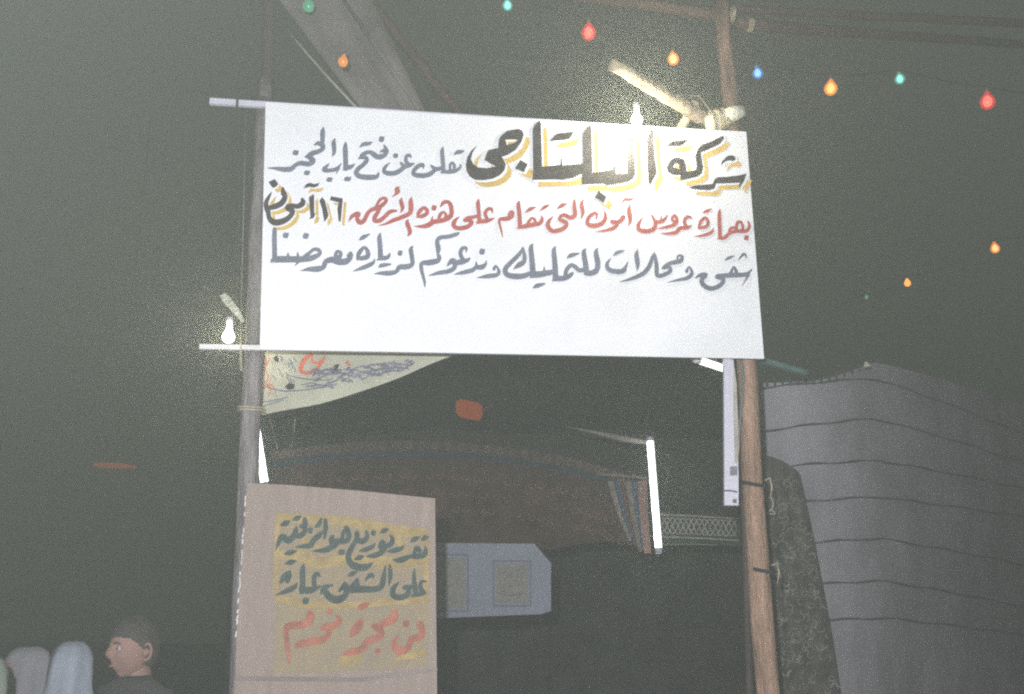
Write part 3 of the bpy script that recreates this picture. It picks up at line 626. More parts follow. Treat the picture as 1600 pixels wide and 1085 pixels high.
tag(obj('cloth_strip', v, f, M['wrap']), 'crumpled pale strip sticking out above the bulb on the left pole', 'strip')
for x in (369, 376):
    tag(MB().tube([at(x + 8, 175, 5.06), at(x + 4, 350, 5.05), at(x, 520, 5.05), at(x - 2, 575, 5.05)], .003, 5).build('hanging_wire', M['pole_grey'] if x > 370 else M['pole_dark'], None, True),
        'pale thin wire hanging down close to the left pole' if x > 370 else 'darker thin wire hanging left of the pale one by the pole', 'wire')

# ------------------------------------------------------------------ printed floral cloth under the banner, left
FC = Plane(at(500, 590, 5.45), 6)
fr = empty('printed_cloth', FC(410, 648), 'pale printed cloth with red script and leaves drooping below the banner', 'cloth')
edge_low = smooth_path([(404, 650, 0), (440, 642, 0), (500, 631, 0), (560, 613, 0), (620, 592, 0), (670, 570, 0), (712, 554, 0)], 4)
m_ = len(edge_low); gv = []; gf = []; rows = 8
for j in range(rows + 1):
    for x, y, _ in edge_low:
        yy = 535 + (y - 535) * j / rows; gv.append(FC(x, yy, .004 * math.sin(x * .05 + j)))
for j in range(rows):
    for i in range(m_ - 1): a = j * m_ + i; gf.append((a, a + m_, a + m_ + 1, a + 1))
k0 = len(gv); gv += [q + Vector((0, .004, 0)) for q in gv]
gf += [tuple(x + k0 for x in q[::-1]) for q in gf]
obj('cloth', gv, gf, M['floral'], fr, True)
sF = 1468 / 460
def fb(*it): return blk(300, 420, sF, *it)
paint('red_mark', fb([(780,460,6),(770,470,10),(790,480,8)]), FC, .012, mat('mark_red', (.36, .09, .06), .8), fr)
paint('red_script', fb([(545,520,6),(540,500,18),(560,455,22),(590,430,16)],[(545,512,20),(580,520,18),(630,490,14),(640,460,12)],[(600,425,10),(600,465,10),(645,465,14),(660,440,10)]), FC, .012, mat('script_red', (.42, .09, .05), .8, .2, 9), fr)
paint('red_sprigs', fb([(360,430,4),(372,470,7),(358,510,4)],[(365,500,4),(380,540,7),(362,590,4)],[(350,600,4),(400,580,6),(420,640,3)],[(360,560,4),(390,600,6),(380,640,3)],[(395,540,3),(385,580,6),(400,625,3)],[(375,430,3),(385,450,5),(375,480,3)]), FC, .012, mat('sprig_red', (.38, .11, .06), .8, .2, 9), fr)
paint('dark_leaves', fb(('p',[(405,445),(422,432),(434,450),(430,466),(412,462)]),('p',[(462,590),(485,568),(512,578),(508,600),(480,604)]),('p',[(692,512),(712,480),(735,475),(722,510),(705,526)])), FC, .012, M['cloth_dark'], fr)
scr = []
rr = random.Random(3)
for k in range(15):
    x = 400 + rr.uniform(0, 120); y = 430 + rr.uniform(0, 120); scr.append([(x, y, 3), (x + rr.uniform(5, 18), y + rr.uniform(8, 20), 5), (x + rr.uniform(-6, 20), y + rr.uniform(20, 36), 3)])
for s in ([(370,590,3),(450,610,6),(560,605,5),(680,585,4)],[(480,530,3),(560,550,6),(660,555,4),(700,570,3)],[(350,665,3),(420,655,6),(480,640,3)],[(545,580,3),(600,570,5),(640,585,3)],[(350,690,2),(400,672,5),(460,655,2)]): scr.append(s)
for k in range(150):  # added marks: grey-blue shading toward the cloth's right, put in as print
    t = rr.random(); x = 560 + 520 * t; y = 560 - 85 * t + rr.uniform(-50, 62) * (1 - .72 * t)
    scr.append([(x, y, 4), (x + rr.uniform(8, 26), y + rr.uniform(-14, 6), 7), (x + rr.uniform(20, 46), y + rr.uniform(-14, 10), 3)])
o = paint('scribble_shading', fb(*scr), FC, .014, mat('scribble_shade', (.10, .10, .15), .8, .3, 9), fr); o['kind'] = 'stuff'

# ------------------------------------------------------------------ marquee interior behind the banner
tr = empty('marquee', (1.0, 10.5, 0), 'dark cloth marquee interior seen between the two upright poles', 'tent')
def sheet(name, rows_, m, parent, th=.006):
    """rows of points -> cloth with thickness"""
    R0 = len(rows_); C0 = len(rows_[0]); v = [p for r in rows_ for p in r]; f = []
    for j in range(R0 - 1):
        for i in range(C0 - 1): a = j * C0 + i; f.append((a, a + C0, a + C0 + 1, a + 1))
    k = len(v); v2 = [q + Vector((0, th, th * .3)) for q in v]; f2 = [tuple(x + k for x in q[::-1]) for q in f]
    rim = []
    for i in range(C0 - 1): rim += [(i, i + 1, k + i + 1, k + i), ((R0 - 1) * C0 + i, k + (R0 - 1) * C0 + i, k + (R0 - 1) * C0 + i + 1, (R0 - 1) * C0 + i + 1)]
    for j in range(R0 - 1): a = j * C0; b_ = a + C0; rim += [(a, k + a, k + b_, b_), (a + C0 - 1, b_ + C0 - 1, k + b_ + C0 - 1, k + a + C0 - 1)]
    allv = v + v2; ix = sorted({i for q in rim for i in q}); mp = {i: len(allv) + n_ for n_, i in enumerate(ix)}
    return obj(name, allv + [allv[i] for i in ix], f + f2 + [tuple(mp[i] for i in q) for q in rim], m, parent, True)
XL, XR = -3.6, 3.4
roof = []
for j in range(9):
    t = j / 8; Y = 6.6 + 7.0 * t
    roof.append([Vector((-.272 * Y + (.512 * Y) * i / 16, Y, 3.62 + .35 * math.sin(math.pi * t) + .3 * t + .05 * math.sin(i * 1.1 + j) - .10 * abs(i - 8) / 8)) for i in range(17)])
sheet('roof_cloth', roof, M['tent_dark'], tr)
sheet('side_cloth', [[Vector((.240 * (6.6 + 6.8 * i / 24) + .03 * math.sin(i * 1.7), 6.6 + 6.8 * i / 24, z)) for i in range(25)] for z in (3.9, 1.6, .02)], M['tent_dark'], tr)
sheet('back_cloth', [[Vector((-3.65 + 6.87 * i / 40, 13.4 + .06 * math.sin(i * 1.9), z)) for i in range(41)] for z in (4.2, 2.4, 1.2, .02)], M['tent_dark'], tr)
sheet('side_cloth', [[Vector((-.272 * (6.6 + 6.8 * i / 24) + .03 * math.sin(i * 1.7), 6.6 + 6.8 * i / 24, z)) for i in range(25)] for z in (3.9, 1.6, .02)], M['tent_dark'], tr)
# the swagged pelmet with coloured bands
PY = 8.9
topc = smooth_path([(380, 716, 0), (415, 706, 0), (480, 698, 0), (580, 690, 0), (700, 690, 0), (820, 702, 0), (920, 722, 0), (985, 744, 0)], 6)
vr = empty('pelmet', at(700, 760, PY), 'dark swagged pelmet with coloured bands strung across the marquee', 'pelmet')
def band(name, y0, y1, m, th=.005, dy=0, amp=.03):
    rows_ = []
    for j in range(4):
        yy = y0 + (y1 - y0) * j / 3
        rows_.append([at(x, y + yy * (1 - .38 * max(0, (x - 820) / 165) if yy > 42 else 1), PY + dy + amp * math.sin(i * .9) * (.3 + yy / 60)) for i, (x, y, _) in enumerate(topc)])
    return sheet(name, rows_, m, vr, th)
band('cream_band', 0, 16, M['cream_dim']); band('blue_band', 16.2, 27, M['blue_dim']); band('red_band', 27.2, 37, M['red_dim']); band('white_band', 37.2, 42, M['cream_dim'])
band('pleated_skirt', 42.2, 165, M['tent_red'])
# rosettes on the cream band, brick-like repeats of the applique
ar = MB()
PV = Plane(at(700, 700, PY - .05), 0)
for i in range(0, len(topc) - 1):
    x, y, _ = topc[i]
    ribbon(ar, lambda a, b, o: at(a, b, PY - .04 - o), [(x - 5, y + 8, 1), (x, y + 3, 2.4), (x + 5, y + 8, 1)], .001)
    ribbon(ar, lambda a, b, o: at(a, b, PY - .04 - o), [(x - 5, y + 8, 1), (x, y + 13, 2.4), (x + 5, y + 8, 1)], .001)
for i in range(3, len(topc) - 1, 2):
    x, y, _ = topc[i]
    for sgn in (-1, 1):
        for yy, q in ((54, 1.0), (78, 1.25), (104, 1.0)):
            cx = x + sgn * 6; r_ = 6.5 * q
            ribbon(ar, lambda a, b, o: at(a, b, PY - .05 - o), [(cx + sgn * r_ * (1 - k * .11) * math.cos(k * .8), y + yy + r_ * (1 - k * .11) * math.sin(k * .8), 2.2 - k * .2) for k in range(8)], .002)
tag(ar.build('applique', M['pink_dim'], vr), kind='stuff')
# fine hanging wires left
for (xa, ya, xb, yb) in ((421, 652, 434, 702), (461, 655, 456, 700)):
    tag(MB().tube([at(xa, ya, 6.6), at(xb, yb, 8.7)], .004, 5).build('hanging_wire', M['rope'], None, True),
        'thin pale wire slanting down right of the left pole' if xa < 440 else 'faint thin wire beside the drooping printed cloth', 'wire')

# right gathered curtain with stripes beside the tube
M['cream_mid'] = mat('cream_mid', (.19, .165, .15), .85, .35, 20); M['blue_lit'] = mat('blue_lit', (.045, .07, .115), .85, .25, 12); M['red_lit'] = mat('red_lit', (.12, .045, .038), .85, .25, 12)  # brighter copies: tube light put into the curtain's stripe colours
cr = empty('striped_curtain', at(1000, 870, 8.8), 'gathered curtain with pink blue and cream stripes left of the upright tube', 'curtain')
def strip(name, pts, m, Y, parent, th=.006, amp=0):
    pts = smooth_path(pts, 4); L = []; R_ = []
    for i, (x, y, wd) in enumerate(pts):
        dz = amp * math.sin(i * .8)
        L.append(at(x - wd / 2, y, Y + dz)); R_.append(at(x + wd / 2, y, Y - dz))
    return sheet(name, [[a, b] for a, b in zip(L, R_)], m, parent, th)
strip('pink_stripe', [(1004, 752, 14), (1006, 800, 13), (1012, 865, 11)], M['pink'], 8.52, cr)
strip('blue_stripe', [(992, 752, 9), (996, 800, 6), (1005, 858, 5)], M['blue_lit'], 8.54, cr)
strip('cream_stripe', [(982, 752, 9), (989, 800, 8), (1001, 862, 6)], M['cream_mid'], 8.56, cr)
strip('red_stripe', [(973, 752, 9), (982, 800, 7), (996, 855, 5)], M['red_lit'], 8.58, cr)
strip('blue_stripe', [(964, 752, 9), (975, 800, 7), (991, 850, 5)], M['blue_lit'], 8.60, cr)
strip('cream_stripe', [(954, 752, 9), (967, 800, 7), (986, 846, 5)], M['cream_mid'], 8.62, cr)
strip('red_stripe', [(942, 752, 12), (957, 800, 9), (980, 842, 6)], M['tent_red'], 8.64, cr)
mb = MB()
for k in range(8):
    y = 758 + k * 13; x = 1004 + k * .9
    for s in (-1, 1): ribbon(mb, lambda a, b, o: at(a, b, 8.505 - o), [(x, y - 5, .8), (x + s * 4.5, y, 2), (x, y + 6, .8)], .001)
tag(mb.build('applique', M['cream_mid'], cr), kind='stuff')
strip_top = MB().tube([at(935, 741, 8.5), at(990, 745, 8.5), at(1002, 747, 8.5), at(1012, 748, 8.5)], .012, 8).build('curtain_rope', M['cream_mid'], cr, True)
# valance with white interlace right of the tube
iv = empty('interlace_valance', at(1090, 845, 9.2), 'dark valance with white interlaced pattern right of the upright tube', 'valance')
sheet('backing', [[at(1032 + 125 * i / 12, y + 6 * i / 12, 9.22) for i in range(13)] for y in (800, 815, 830, 848)], mat('valance_dark', (.03, .045, .04), .9, .3, 10), iv)
mb = MB(); V = lambda a, b, o: at(a, b, 9.18 - o)
for ph in (0, 1, 2, 3):
    ribbon(mb, V, [(1034 + k * 4, 821 + k * .17 + 12.5 * math.sin(k * .75 + ph * math.pi / 2), 1.7) for k in range(30)], .001 * ph + .001, sub=2)
ribbon(mb, V, [(1033, 804, 2.2), (1090, 807, 2), (1155, 811, 1.6)], .006); ribbon(mb, V, [(1033, 839, 2.2), (1090, 841, 2), (1155, 845, 1.6)], .006)
ribbon(mb, V, [(1036, 851, 1.2), (1080, 851, 1), (1120, 852, .6)], .006)
tag(mb.build('interlace', M['cream'], iv), kind='stuff')
# pale strip of cloth catching the tube light above
tag(strip('cloth_edge', [(915, 676, 3), (916, 677, 3)], M['cream'], 9.0, None), None)
bpy.data.objects.remove(bpy.data.objects['cloth_edge'])
tag(MB().tube([at(885, 667, 9.3), at(930, 676, 9.1), at(975, 686, 8.9), at(1012, 692, 8.7)], [.008, .016, .028, .02], 8).build('rolled_cloth', M['cream'], None, True), 'thin rolled cloth leading left from the top of the right tube', 'cloth')

# lantern and far lamp
ol = empty('orange_lantern', at(735, 640, 8.0), 'dim orange lantern glowing inside the dark marquee', 'lantern')
def boxy(cx, cy, Y, wpx, hpx, taper, name, m, parent):
    c = at(cx, cy, Y); s = Y / FPX * 1.03; hw, hh = wpx * s / 2, hpx * s / 2; v = []
    n = 10
    for z, k in ((-hh, taper), (-hh * .3, 1), (hh * .7, .98), (hh, .8)):
        for i in range(n): t = 2 * math.pi * i / n; v.append(c + Vector((hw * k * math.cos(t), hw * .6 * k * math.sin(t), z - hh * .25 * math.cos(t))))
    f = [(j * n + i, j * n + (i + 1) % n, (j + 1) * n + (i + 1) % n, (j + 1) * n + i) for j in range(3) for i in range(n)] + [tuple(range(n - 1, -1, -1)), tuple(range(3 * n, 4 * n))]
    return obj(name, v, f, m, parent, True)
boxy(733, 641, 8.0, 42, 26, .75, 'shade', emit('lantern_glow', (.50, .085, .015), .42), ol)
MB().tube([at(733, 629, 8.0), at(733, 560, 8.0)], .004, 6).build('cord', M['wire'], ol)
fa = empty('far_lamp', at(180, 727, 14), 'dim flat orange lamp glowing far off in the dark left', 'lamp')
MB().tube([at(146, 725.5, 14), at(160, 727, 14), at(190, 728.5, 14), at(213, 730, 14)], [.02, .036, .04, .015], 10).build('shade', emit('far_glow', (.36, .085, .015), .5), fa, True)
MB().tube([at(180, 725, 14.03), Vector((at(180, 727, 14.03).x, 14.03, 9))], .005, 6).build('cord', M['cloth_dark'], fa)

# ------------------------------------------------------------------ pale card with two framed drawings
CP = Plane(at(770, 905, 7.4), -2)
cr2 = empty('display_card', CP(770, 965), 'pale blue display card with two framed drawings behind the plywood notice', 'display board')
MB().slab([CP(x, y) for x, y in ((640, 848), (835, 850), (861, 880), (861, 955), (845, 960), (640, 968))][::-1], .02, CP.n).build('card', M['card_blue'], cr2)
for (xa, ya, xb, yb) in ((640, 867, 731, 955), (771, 877, 829, 947)):
    fo = MB()
    for a, b in (((xa, ya), (xb, ya)), ((xb, ya), (xb, yb)), ((xb, yb), (xa, yb)), ((xa, yb), (xa, ya))):
        fo.bar(CP(*a, .006), CP(*b, .006), .007, .010, side=tuple(CP.n))
    fo.build('frame_line', mat('frame_slate', (.10, .11, .135), .7), cr2)
    i = 6 if xa > 700 else 14
    MB().slab([CP(x, y, .0045) for x, y in ((xa + 4, ya + 4), (xb - 4, ya + 4), (xb - 4, yb - 4), (xa + 4, yb - 4))][::-1], .003, CP.n).build('drawing', M['drawing'], cr2)
    mb = MB()
    for k in range(26):
        x = random.uniform(xa + i + 6, xb - 14); y = random.uniform(ya + 12, yb - 12)
        ribbon(mb, CP, [(x, y, .8), (x + random.uniform(-5, 5), y + random.uniform(-4, 4), 1.4), (x + random.uniform(-7, 7), y + random.uniform(-6, 6), .8)], .009)
    tag(mb.build('drawn_lines', mat('drawn', (.11, .10, .095), .8), cr2), kind='stuff')
for px in (700, 845):
    p = CP(px, 962, -.03); tag_ = MB().tube([p, Vector((p.x, p.y + .1, 0))], .008, 8).build('stand_leg', M['cloth_dark'], cr2)
pc = CP(770, 852, -.012)

# ------------------------------------------------------------------ grey tent at the right
gt = empty('canvas_tent', at(1400, 1084, 9.0), 'large grey canvas tent with curved dark seams at the right', 'tent')
def tY(u): return 7.6 + 5.5 * max(0, u - .12) ** 2
def tent_pt(u, v):
    """u: across the gable (0 left .. 1 far right), v: 0 ridge line, 1 ground; the wall turns away to the right"""
    x = 1150 + u * 520
    if u < .394: top = 600 - 8 * (u / .394) - 26 * max(0, (u - .2) / .194) ** 1.5
    else: top = 566 + 80 * ((u - .394) / .606) ** 1.2 + 12 * ((u - .394) / .606)
    y = top + (1300 - top) * v
    Y = tY(u); x += (1 - u) * (14 + .075 * (y - 565))
    return at(x, y, Y + (.016 * math.sin(u * 23 + 2 * math.sin(v * 3)) + .010 * math.sin(u * 71 + 5 * v)) * (.25 + v) + .03 * math.sin(v * 11 + u * 4))
rows_ = [[tent_pt(i / 40, j / 26) for i in range(41)] for j in range(27)]
sheet('canvas', rows_, M['canvas_grey'], gt)
seams = [  # seam height at the gable fold, px
 (609, 592, 655, 0), (677, 655, 705, 0), (733, 720, 752, 0), (791, 777, 800, 0), (856, 842, 872, 0), (920, 908, 938, 0), (975, 966, 985, 0)]
def seam(yl, ym, yr):
    pts = []
    for i in range(41):
        u = i / 40; x = 1150 + u * 520
        y = ym + (yl - ym) * ((.394 - u) / .394) ** 1.4 if u < .394 else ym + (yr - ym) * ((u - .394) / .35) ** 1.1
        y += 1.2 * math.sin(u * 37 + yl); x += (1 - u) * (14 + .075 * (y - 565))
        Y = tY(u)
        pts.append(at(x, y, Y - .075))
    MB().tube(pts, [.0062 + .0022 * math.sin(i * 1.3 + yl) for i in range(41)], 6).build('seam', M['seam'], gt, True)
for a, b, c2, _ in seams: seam(a, b, c2)
mb = MB()
for k in range(14):
    u = .06 + k * .024; p = tent_pt(u, 0); mb.tube([p + Vector((0, -.03, .02)), p + Vector((0, -.035, -.035))], .009, 6)
tag(mb.build('edge_lacing', M['seam'], gt), kind='stuff')
MB().tube([at(1355, 574, 7.55), at(1353, 566, 7.55)], [.03, .012], 8).build('ridge_tip', M['wrap'], gt)
# back slope so the tent has a body
sheet('far_slope', [[Vector((q.x * (1 + .09 * j), q.y * (1 + .09 * j) + .03, q.z - .12 * j)) for q in [tent_pt(i / 20, 0) for i in range(21)]] for j in range(5)], M['canvas_grey'], gt)

# dark patterned hanging in front of the tent
hg = empty('patterned_hanging', at(1260, 1084, 6.9), 'dark patterned cloth hanging between the reddish pole and grey tent', 'hanging cloth')
HP = lambda a, b, o=0: at(a, b, 6.9 - o)
left = [(1188, 712), (1190, 800), (1193, 900), (1196, 1000), (1198, 1130)]
right = [(1248, 738), (1262, 800), (1282, 900), (1300, 1000), (1318, 1130)]
rows_ = []
for (xa, ya), (xb, yb) in zip(smooth_path(left, 3), smooth_path(right, 3)):
    rows_.append([at(xa + (xb - xa) * i / 10, ya + (yb - ya) * (i / 10) ** 2, 6.95 + .03 * math.sin(i * 2.1)) for i in range(11)])
sheet('cloth', rows_, mat('hanging_dark', (.06, .058, .052), .9, .5, 9, .5, 20), hg)
mb = MB(); rr = random.Random(5)
ribbon(mb, HP, [(1196, 765, 1.2), (1204, 775, 2), (1208, 790, 2.6), (1201, 800, 1.6), (1193, 803, 1)], .01)
ribbon(mb, HP, [(1205, 795, 1), (1211, 803, 2), (1200, 803, 1)], .01)
tag(mb.build('pale_ring', M['cream'], hg), None)
mb = MB()
for k in range(190):
    t = rr.random() ** .8; y = 745 + 335 * t; xa = 1205; xb = 1250 + (y - 745) * .175; x = rr.uniform(xa, xb)
    a = rr.uniform(0, 6.28); r = rr.uniform(3, 7); pts = [(x + r * math.cos(a + q * 1.1), y + r * math.sin(a + q * 1.1), 1.0) for q in range(4)]
    ribbon(mb, HP, pts, .012 + k * .00006, sub=2)
o = mb.build('leaf_pattern', mat('pattern_grey', (.20, .195, .185), .85, .3, 9), hg); o['kind'] = 'stuff'

# ------------------------------------------------------------------ sloping awning strips at the top left
aw = empty('sloping_awning', at(560, 160, 6.3), 'dim cloth awning sloping down behind the banner from top left', 'awning')
r0 = []
for j in range(9):
    t = j / 8; r0.append([at(418 + (560 - 418) * t + (200 - 95 * t * .6) * 0 + ((606 - 455) * (1 - t) + (662 - 565) * t) * i / 8 * 1.0 + 8 * t, -25 + 200 * t, 6.3 + .7 * t + .05 * math.sin(i * 2)) for i in range(9)])
sheet('cloth', r0, M['awning'], aw)
MB().tube([at(447, 45, 6.2), at(478, 82, 6.2), at(515, 124, 6.2), at(560, 172, 6.2)], [.003, .007, .009, .010], 8).build('hem', M['cream'], aw, True)
MB().tube([at(528, -12, 6.2), at(585, 70, 6.2), at(655, 172, 6.2)], [.012, .014, .012], 8).build('hem', M['awning'], aw, True)
pole('sloping_pole', at(560, -20, 7.0), at(735, 200, 7.6), .042, .042, M['pole_dim'], 'dim slanting pole behind the banner right of the awning')

# ------------------------------------------------------------------ people at the lower left
def person(px, py_eye, Y, height_eye_to_top, facing, label, skin, robe, head_cover=None, hair=True, face=True, scarf_m=None):
    """standing figure; one continuous skinned body, head sculpted, clothes as children"""
    E = at(px, py_eye, Y); eye_z = E.z; Hs = eye_z / .93; s = Hs / 1.7
    root = empty('person', (E.x, E.y, 0), label, 'person'); root.rotation_euler = (0, 0, facing)
    # body skeleton (faces -Y in its own frame)
    V = {'pel': (0, 0, .92, .13), 'wai': (0, 0, 1.08, .115), 'che': (0, .01, 1.28, .135), 'neb': (0, .02, 1.43, .07), 'nec': (0, .012, 1.50, .052), 'hd0': (0, -.005, 1.57, .058),
         'sl': (.16, .01, 1.40, .055), 'el': (.20, .03, 1.13, .040), 'wl': (.20, -.03, .89, .028), 'hl': (.20, -.05, .80, .030), 'sr': (-.16, .01, 1.40, .055), 'er': (-.20, .03, 1.13, .040), 'wr': (-.20, -.03, .89, .028), 'hr': (-.20, -.05, .80, .030),
         'tl': (.09, 0, .86, .085), 'kl': (.10, -.01, .48, .058), 'al': (.10, .02, .08, .038), 'fl': (.11, -.12, .035, .032), 'tr': (-.09, 0, .86, .085), 'kr': (-.10, -.01, .48, .058), 'ar': (-.10, .02, .08, .038), 'fr': (-.11, -.12, .035, .032)}
    Ed = [('pel', 'wai'), ('wai', 'che'), ('che', 'neb'), ('neb', 'nec'), ('nec', 'hd0'), ('che', 'sl'), ('sl', 'el'), ('el', 'wl'), ('wl', 'hl'), ('che', 'sr'), ('sr', 'er'), ('er', 'wr'), ('wr', 'hr'), ('pel', 'tl'), ('tl', 'kl'), ('kl', 'al'), ('al', 'fl'), ('pel', 'tr'), ('tr', 'kr'), ('kr', 'ar'), ('ar', 'fr')]
    # five fingers on each hand
    for sd, h, wk in ((1, 'hl', 'l'), (-1, 'hr', 'r')):
        hx, hy, hz_ = V[h][:3]
        for q, (dy_, ln) in enumerate(((-.024, .058), (-.008, .070), (.008, .066), (.022, .052))):
            a1, a2 = 'f%s%d' % (wk, q), 'g%s%d' % (wk, q)
            V[a1] = (hx, hy + dy_, hz_ - .03 - ln * .5, .0095); V[a2] = (hx - sd * .012, hy + dy_, hz_ - .03 - ln, .0075)
            Ed += [(h, a1), (a1, a2)]
        a1 = 'th%s' % wk; V[a1] = (hx - sd * .012, hy - .045, hz_ - .03, .010); Ed.append((h, a1))
    names = list(V); me = bpy.data.meshes.new('body')
    me.from_pydata([(V[k][0] * s, V[k][1] * s, V[k][2] * s) for k in names], [(names.index(a), names.index(b)) for a, b in Ed], [])
    bo = bpy.data.objects.new('body', me); COL.objects.link(bo); bo.parent = root; me.materials.append(skin)
    md = bo.modifiers.new('skin', 'SKIN'); sv = me.skin_vertices[0].data
    for i, k in enumerate(names): sv[i].radius = (V[k][3] * s, V[k][3] * s); sv[i].use_root = (k == 'pel')
    md.use_smooth_shade = True
    sb = bo.modifiers.new('sub', 'SUBSURF'); sb.levels = 1; sb.render_levels = 1
    # head: sphere pushed into a face
    bm = bmesh.new(); bmesh.ops.create_uvsphere(bm, u_segments=48, v_segments=36, radius=1)
    def g(x, c, w_): return math.exp(-((x - c) / w_) ** 2)
    for v in bm.verts:
        x, y, z = v.co
        X = x * .076; Yy = y * .098; Z = z * .118
        fr_ = max(0, -y)
        if z < 0: X *= 1 - .26 * (-z) ** 1.3; Yy *= 1 - .10 * (-z)
        if y > 0 and z < -.2: Yy *= 1 - .35 * (-z - .2)
        if fr_ > 0:
            Yy -= .020 * g(x, 0, .14) * g(z, -.22, .16) * fr_                     # nose
            Yy -= .014 * g(x, 0, .10) * g(z, -.05, .2) * fr_
            Yy += .014 * (g(x, .38, .17) + g(x, -.38, .17)) * g(z, .02, .13)      # eye sockets
            Yy -= .007 * g(abs(x), .36, .25) * g(z, .18, .08)                      # brow
            Yy -= .010 * g(x, 0, .26) * g(z, -.52, .08) + .009 * g(x, 0, .24) * g(z, -.64, .06)  # lips
            Yy += .006 * g(x, 0, .3) * g(z, -.58, .025)
            Yy -= .014 * g(x, 0, .26) * g(z, -.92, .14)                            # chin
            Yy -= .006 * g(abs(x), .5, .2) * g(z, -.28, .2)                        # cheeks
        v.co = Vector((X, Yy, Z)) * s
    me = bpy.data.meshes.new('head'); bm.to_mesh(me); bm.free()
    for p in me.polygons: p.use_smooth = True
    hd = bpy.data.objects.new('head', me); COL.objects.link(hd); hd.parent = root; me.materials.append(skin); hc = Vector((0, -.018 * s, eye_z - .0)); hd.location = hc
    def child(name, mb_, m): return mb_.build(name, m, hd, True)
    R0 = Matrix.Translation(Vector((E.x, E.y, 0))) @ Matrix.Rotation(facing, 4, 'Z')
    W_ = lambda p: R0 @ (hc + Vector(p) * s)
    for sx in (-1, 1):
        mb_ = MB(); mb_.lathe(W_((sx * .029, -.078, .002)), [(.0001, -.0125 * s), (.0085 * s, -.009 * s), (.0125 * s, 0), (.0085 * s, .009 * s), (.0001, .0125 * s)], 12); child('eye', mb_, M['eye_white'])
        mb_ = MB(); mb_.lathe(W_((sx * .029, -.0885, .002)), [(.0001, -.006 * s), (.0058 * s, 0), (.0001, .006 * s)], 10); child('iris', mb_, M['hair'])
        mb_ = MB(); mb_.tube([W_((sx * .014, -.098, .020)), W_((sx * .03, -.097, .026)), W_((sx * .047, -.085, .021))], [.002 * s, .0045 * s, .002 * s], 6); child('eyebrow', mb_, M['hair'])
        if not head_cover:
            ear = MB(); pts = []
            for q in range(13):
                t = -2.2 + q * 4.6 / 12; pts.append(W_((sx * (.080 + .008 * math.sin(q * .26)), .012 + .019 * math.cos(t) * .9, -.012 + .032 * math.sin(t))))
            ear.tube(pts, .006 * s, 8); ear.tube([W_((sx * .073, .004, -.004)), W_((sx * .078, .014, -.012)), W_((sx * .074, .006, -.03))], [.014 * s, .018 * s, .010 * s], 8)
            child('ear', ear, skin)
    mb_ = MB(); mb_.tube([W_((-.024, -.084, -.066)), W_((0, -.096, -.066)), W_((.024, -.084, -.066))], [.002 * s, .006 * s, .002 * s], 6); child('lips', mb_, mat('lips', (.11, .052, .046), .6))
    if hair:
        bm = bmesh.new(); bmesh.ops.create_uvsphere(bm, u_segments=72, v_segments=54, radius=1); rr2 = random.Random(int(px))
        kill = []
        for v in bm.verts:
            x, y, z = v.co
            tb_ = [(-1, .46), (-.55, .40), (-.3, .24), (-.05, .10), (.12, -.10), (.35, -.5), (1, -.62)]
            for (a0_, b0_), (a1_, b1_) in zip(tb_[:-1], tb_[1:]):
                if a0_ <= y <= a1_: lim = b0_ + (b1_ - b0_) * (y - a0_) / (a1_ - a0_)
            lim += rr2.uniform(-.02, .02)
            sink = min(1, max(0, (lim - z) / .10))
            k = 1.10 + rr2.uniform(-.02, .03) - .22 * sink
            v.co = Vector((x * .078 * k, y * .100 * k, z * .120 * (1.09 + rr2.uniform(-.01, .02) - .20 * sink))) * s
        bmesh.ops.delete(bm, geom=kill, context='VERTS')
        me = bpy.data.meshes.new('hair'); bm.to_mesh(me); bm.free()
        for p in me.polygons: p.use_smooth = True
        ho = bpy.data.objects.new('hair', me); COL.objects.link(ho); ho.parent = hd; me.materials.append(M['hair'])
    # robe: loose garment following the body
    mb_ = MB(); n = 28; prof = [(.062, .058, 1.475), (.10, .075, 1.455), (.17, .10, 1.425), (.205, .125, 1.36), (.205, .14, 1.25), (.195, .14, 1.08), (.21, .15, .9), (.235, .17, .6), (.26, .19, .3), (.275, .20, .10)]
    v = []; 
    for rx, ry, z in prof:
        for k in range(n):
            t = 2 * math.pi * k / n; fo = 1 + .05 * math.sin(k * 2.6) * (1.4 - z) * .8
            v.append(R0 @ (Vector((rx * math.cos(t) * fo, ry * math.sin(t) * fo, z)) * s))
    f = [(j * n + k, (j + 1) * n + k, (j + 1) * n + (k + 1) % n, j * n + (k + 1) % n) for j in range(len(prof) - 1) for k in range(n)]
    mb_.add(v, f); ro = mb_.build('robe', robe, root, True); so = ro.modifiers.new('solid', 'SOLIDIFY'); so.thickness = .008; so.offset = -1
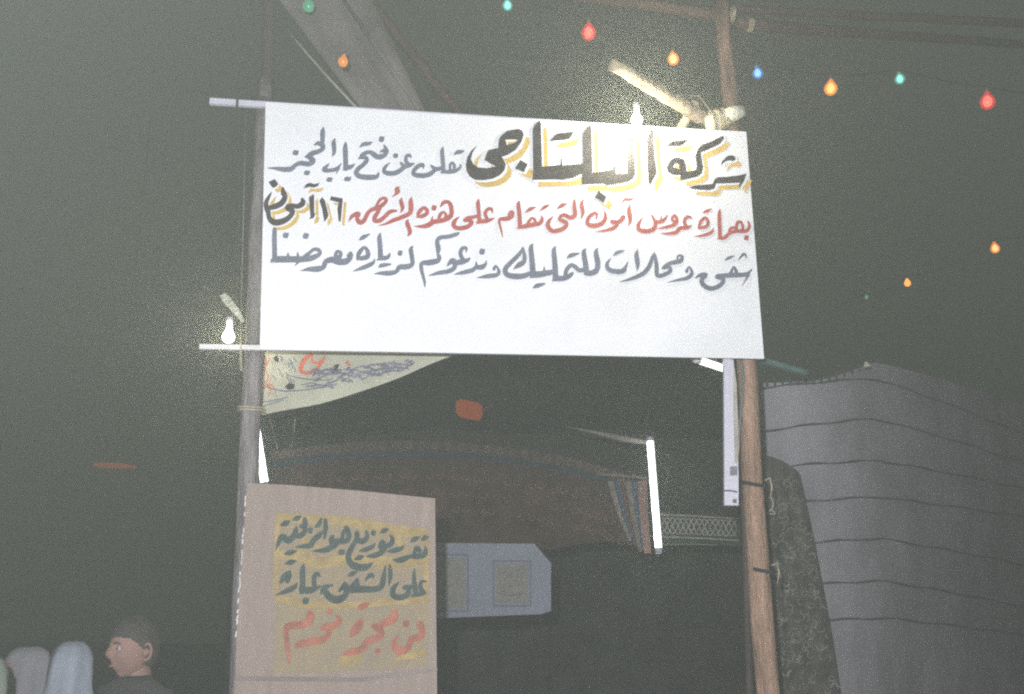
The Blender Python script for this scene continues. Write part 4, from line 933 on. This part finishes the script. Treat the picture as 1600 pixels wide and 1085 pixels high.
    for sx in (-1, 1):
        mb_ = MB(); mb_.tube([R0 @ (Vector((sx * .15, .01, 1.41)) * s), R0 @ (Vector((sx * .195, .02, 1.27)) * s), R0 @ (Vector((sx * .212, .03, 1.13)) * s), R0 @ (Vector((sx * .208, -.02, .93)) * s)], [.065 * s, .066 * s, .060 * s, .055 * s], 16, .03, False)
        sl_ = mb_.build('sleeve', robe, root, True); so = sl_.modifiers.new('solid', 'SOLIDIFY'); so.thickness = .006; so.offset = -1
    if head_cover:
        v = []; prof2 = [(.002, .130), (.045, .124), (.075, .100), (.094, .055), (.100, 0), (.104, -.06), (.112, -.13), (.135, -.20), (.175, -.27), (.20, -.35), (.215, -.45)]
        n = 32; f = []
        for j, (r_, z) in enumerate(prof2):
            for k in range(n):
                t = 2 * math.pi * k / n; op = 1.0
                fo = 1 + (.085 * math.sin(k * 1.18 + j * .30 + px) + .04 * math.sin(k * 2.75 - j * .5)) * min(1, (j + .5) / 5)
                yy = r_ * (1.18 if j < 6 else .95) * math.sin(t); xx = r_ * math.cos(t) * (.94 if j < 6 else 1.05)
                v.append(R0 @ (hc + Vector((xx * fo, yy * fo + .012, z)) * s))
        for j in range(len(prof2) - 1):
            for k in range(n):
                t = 2 * math.pi * (k + .5) / n; fy = math.sin(t)
                if fy < -.62 and prof2[j][1] < .06 and prof2[j + 1][1] > -.14: continue      # face opening
                f.append((j * n + k, (j + 1) * n + k, (j + 1) * n + (k + 1) % n, j * n + (k + 1) % n))
        sc_ = obj('headscarf', v, f, head_cover, root, True); so = sc_.modifiers.new('solid', 'SOLIDIFY'); so.thickness = .006 * s; so.offset = -1
    return root
# facing: 0 looks at the camera, negative angles turn to the picture's left
person(214, 1013, 3.95, .1, math.radians(-38), 'person with short dark hair, bare face turned left, beside the notice', M['skin'], M['cloth_dark'])
person(110, 1049, 4.0, .1, math.radians(205), 'person in pale blue headscarf seen from behind, between two others', M['skin'], M['scarf_blue'], head_cover=M['scarf_blue'], hair=False)
person(44, 1053, 4.3, .1, math.radians(-70), 'person in lilac headscarf at the far left corner', M['skin'], M['cloth_dark'], head_cover=M['scarf_lilac'], hair=False)
person(-34, 1074, 3.6, .1, math.radians(160), 'person in pale greenish headscarf cut off by the left edge', M['skin'], M['cloth_dark'], head_cover=M['scarf_pale'], hair=False)
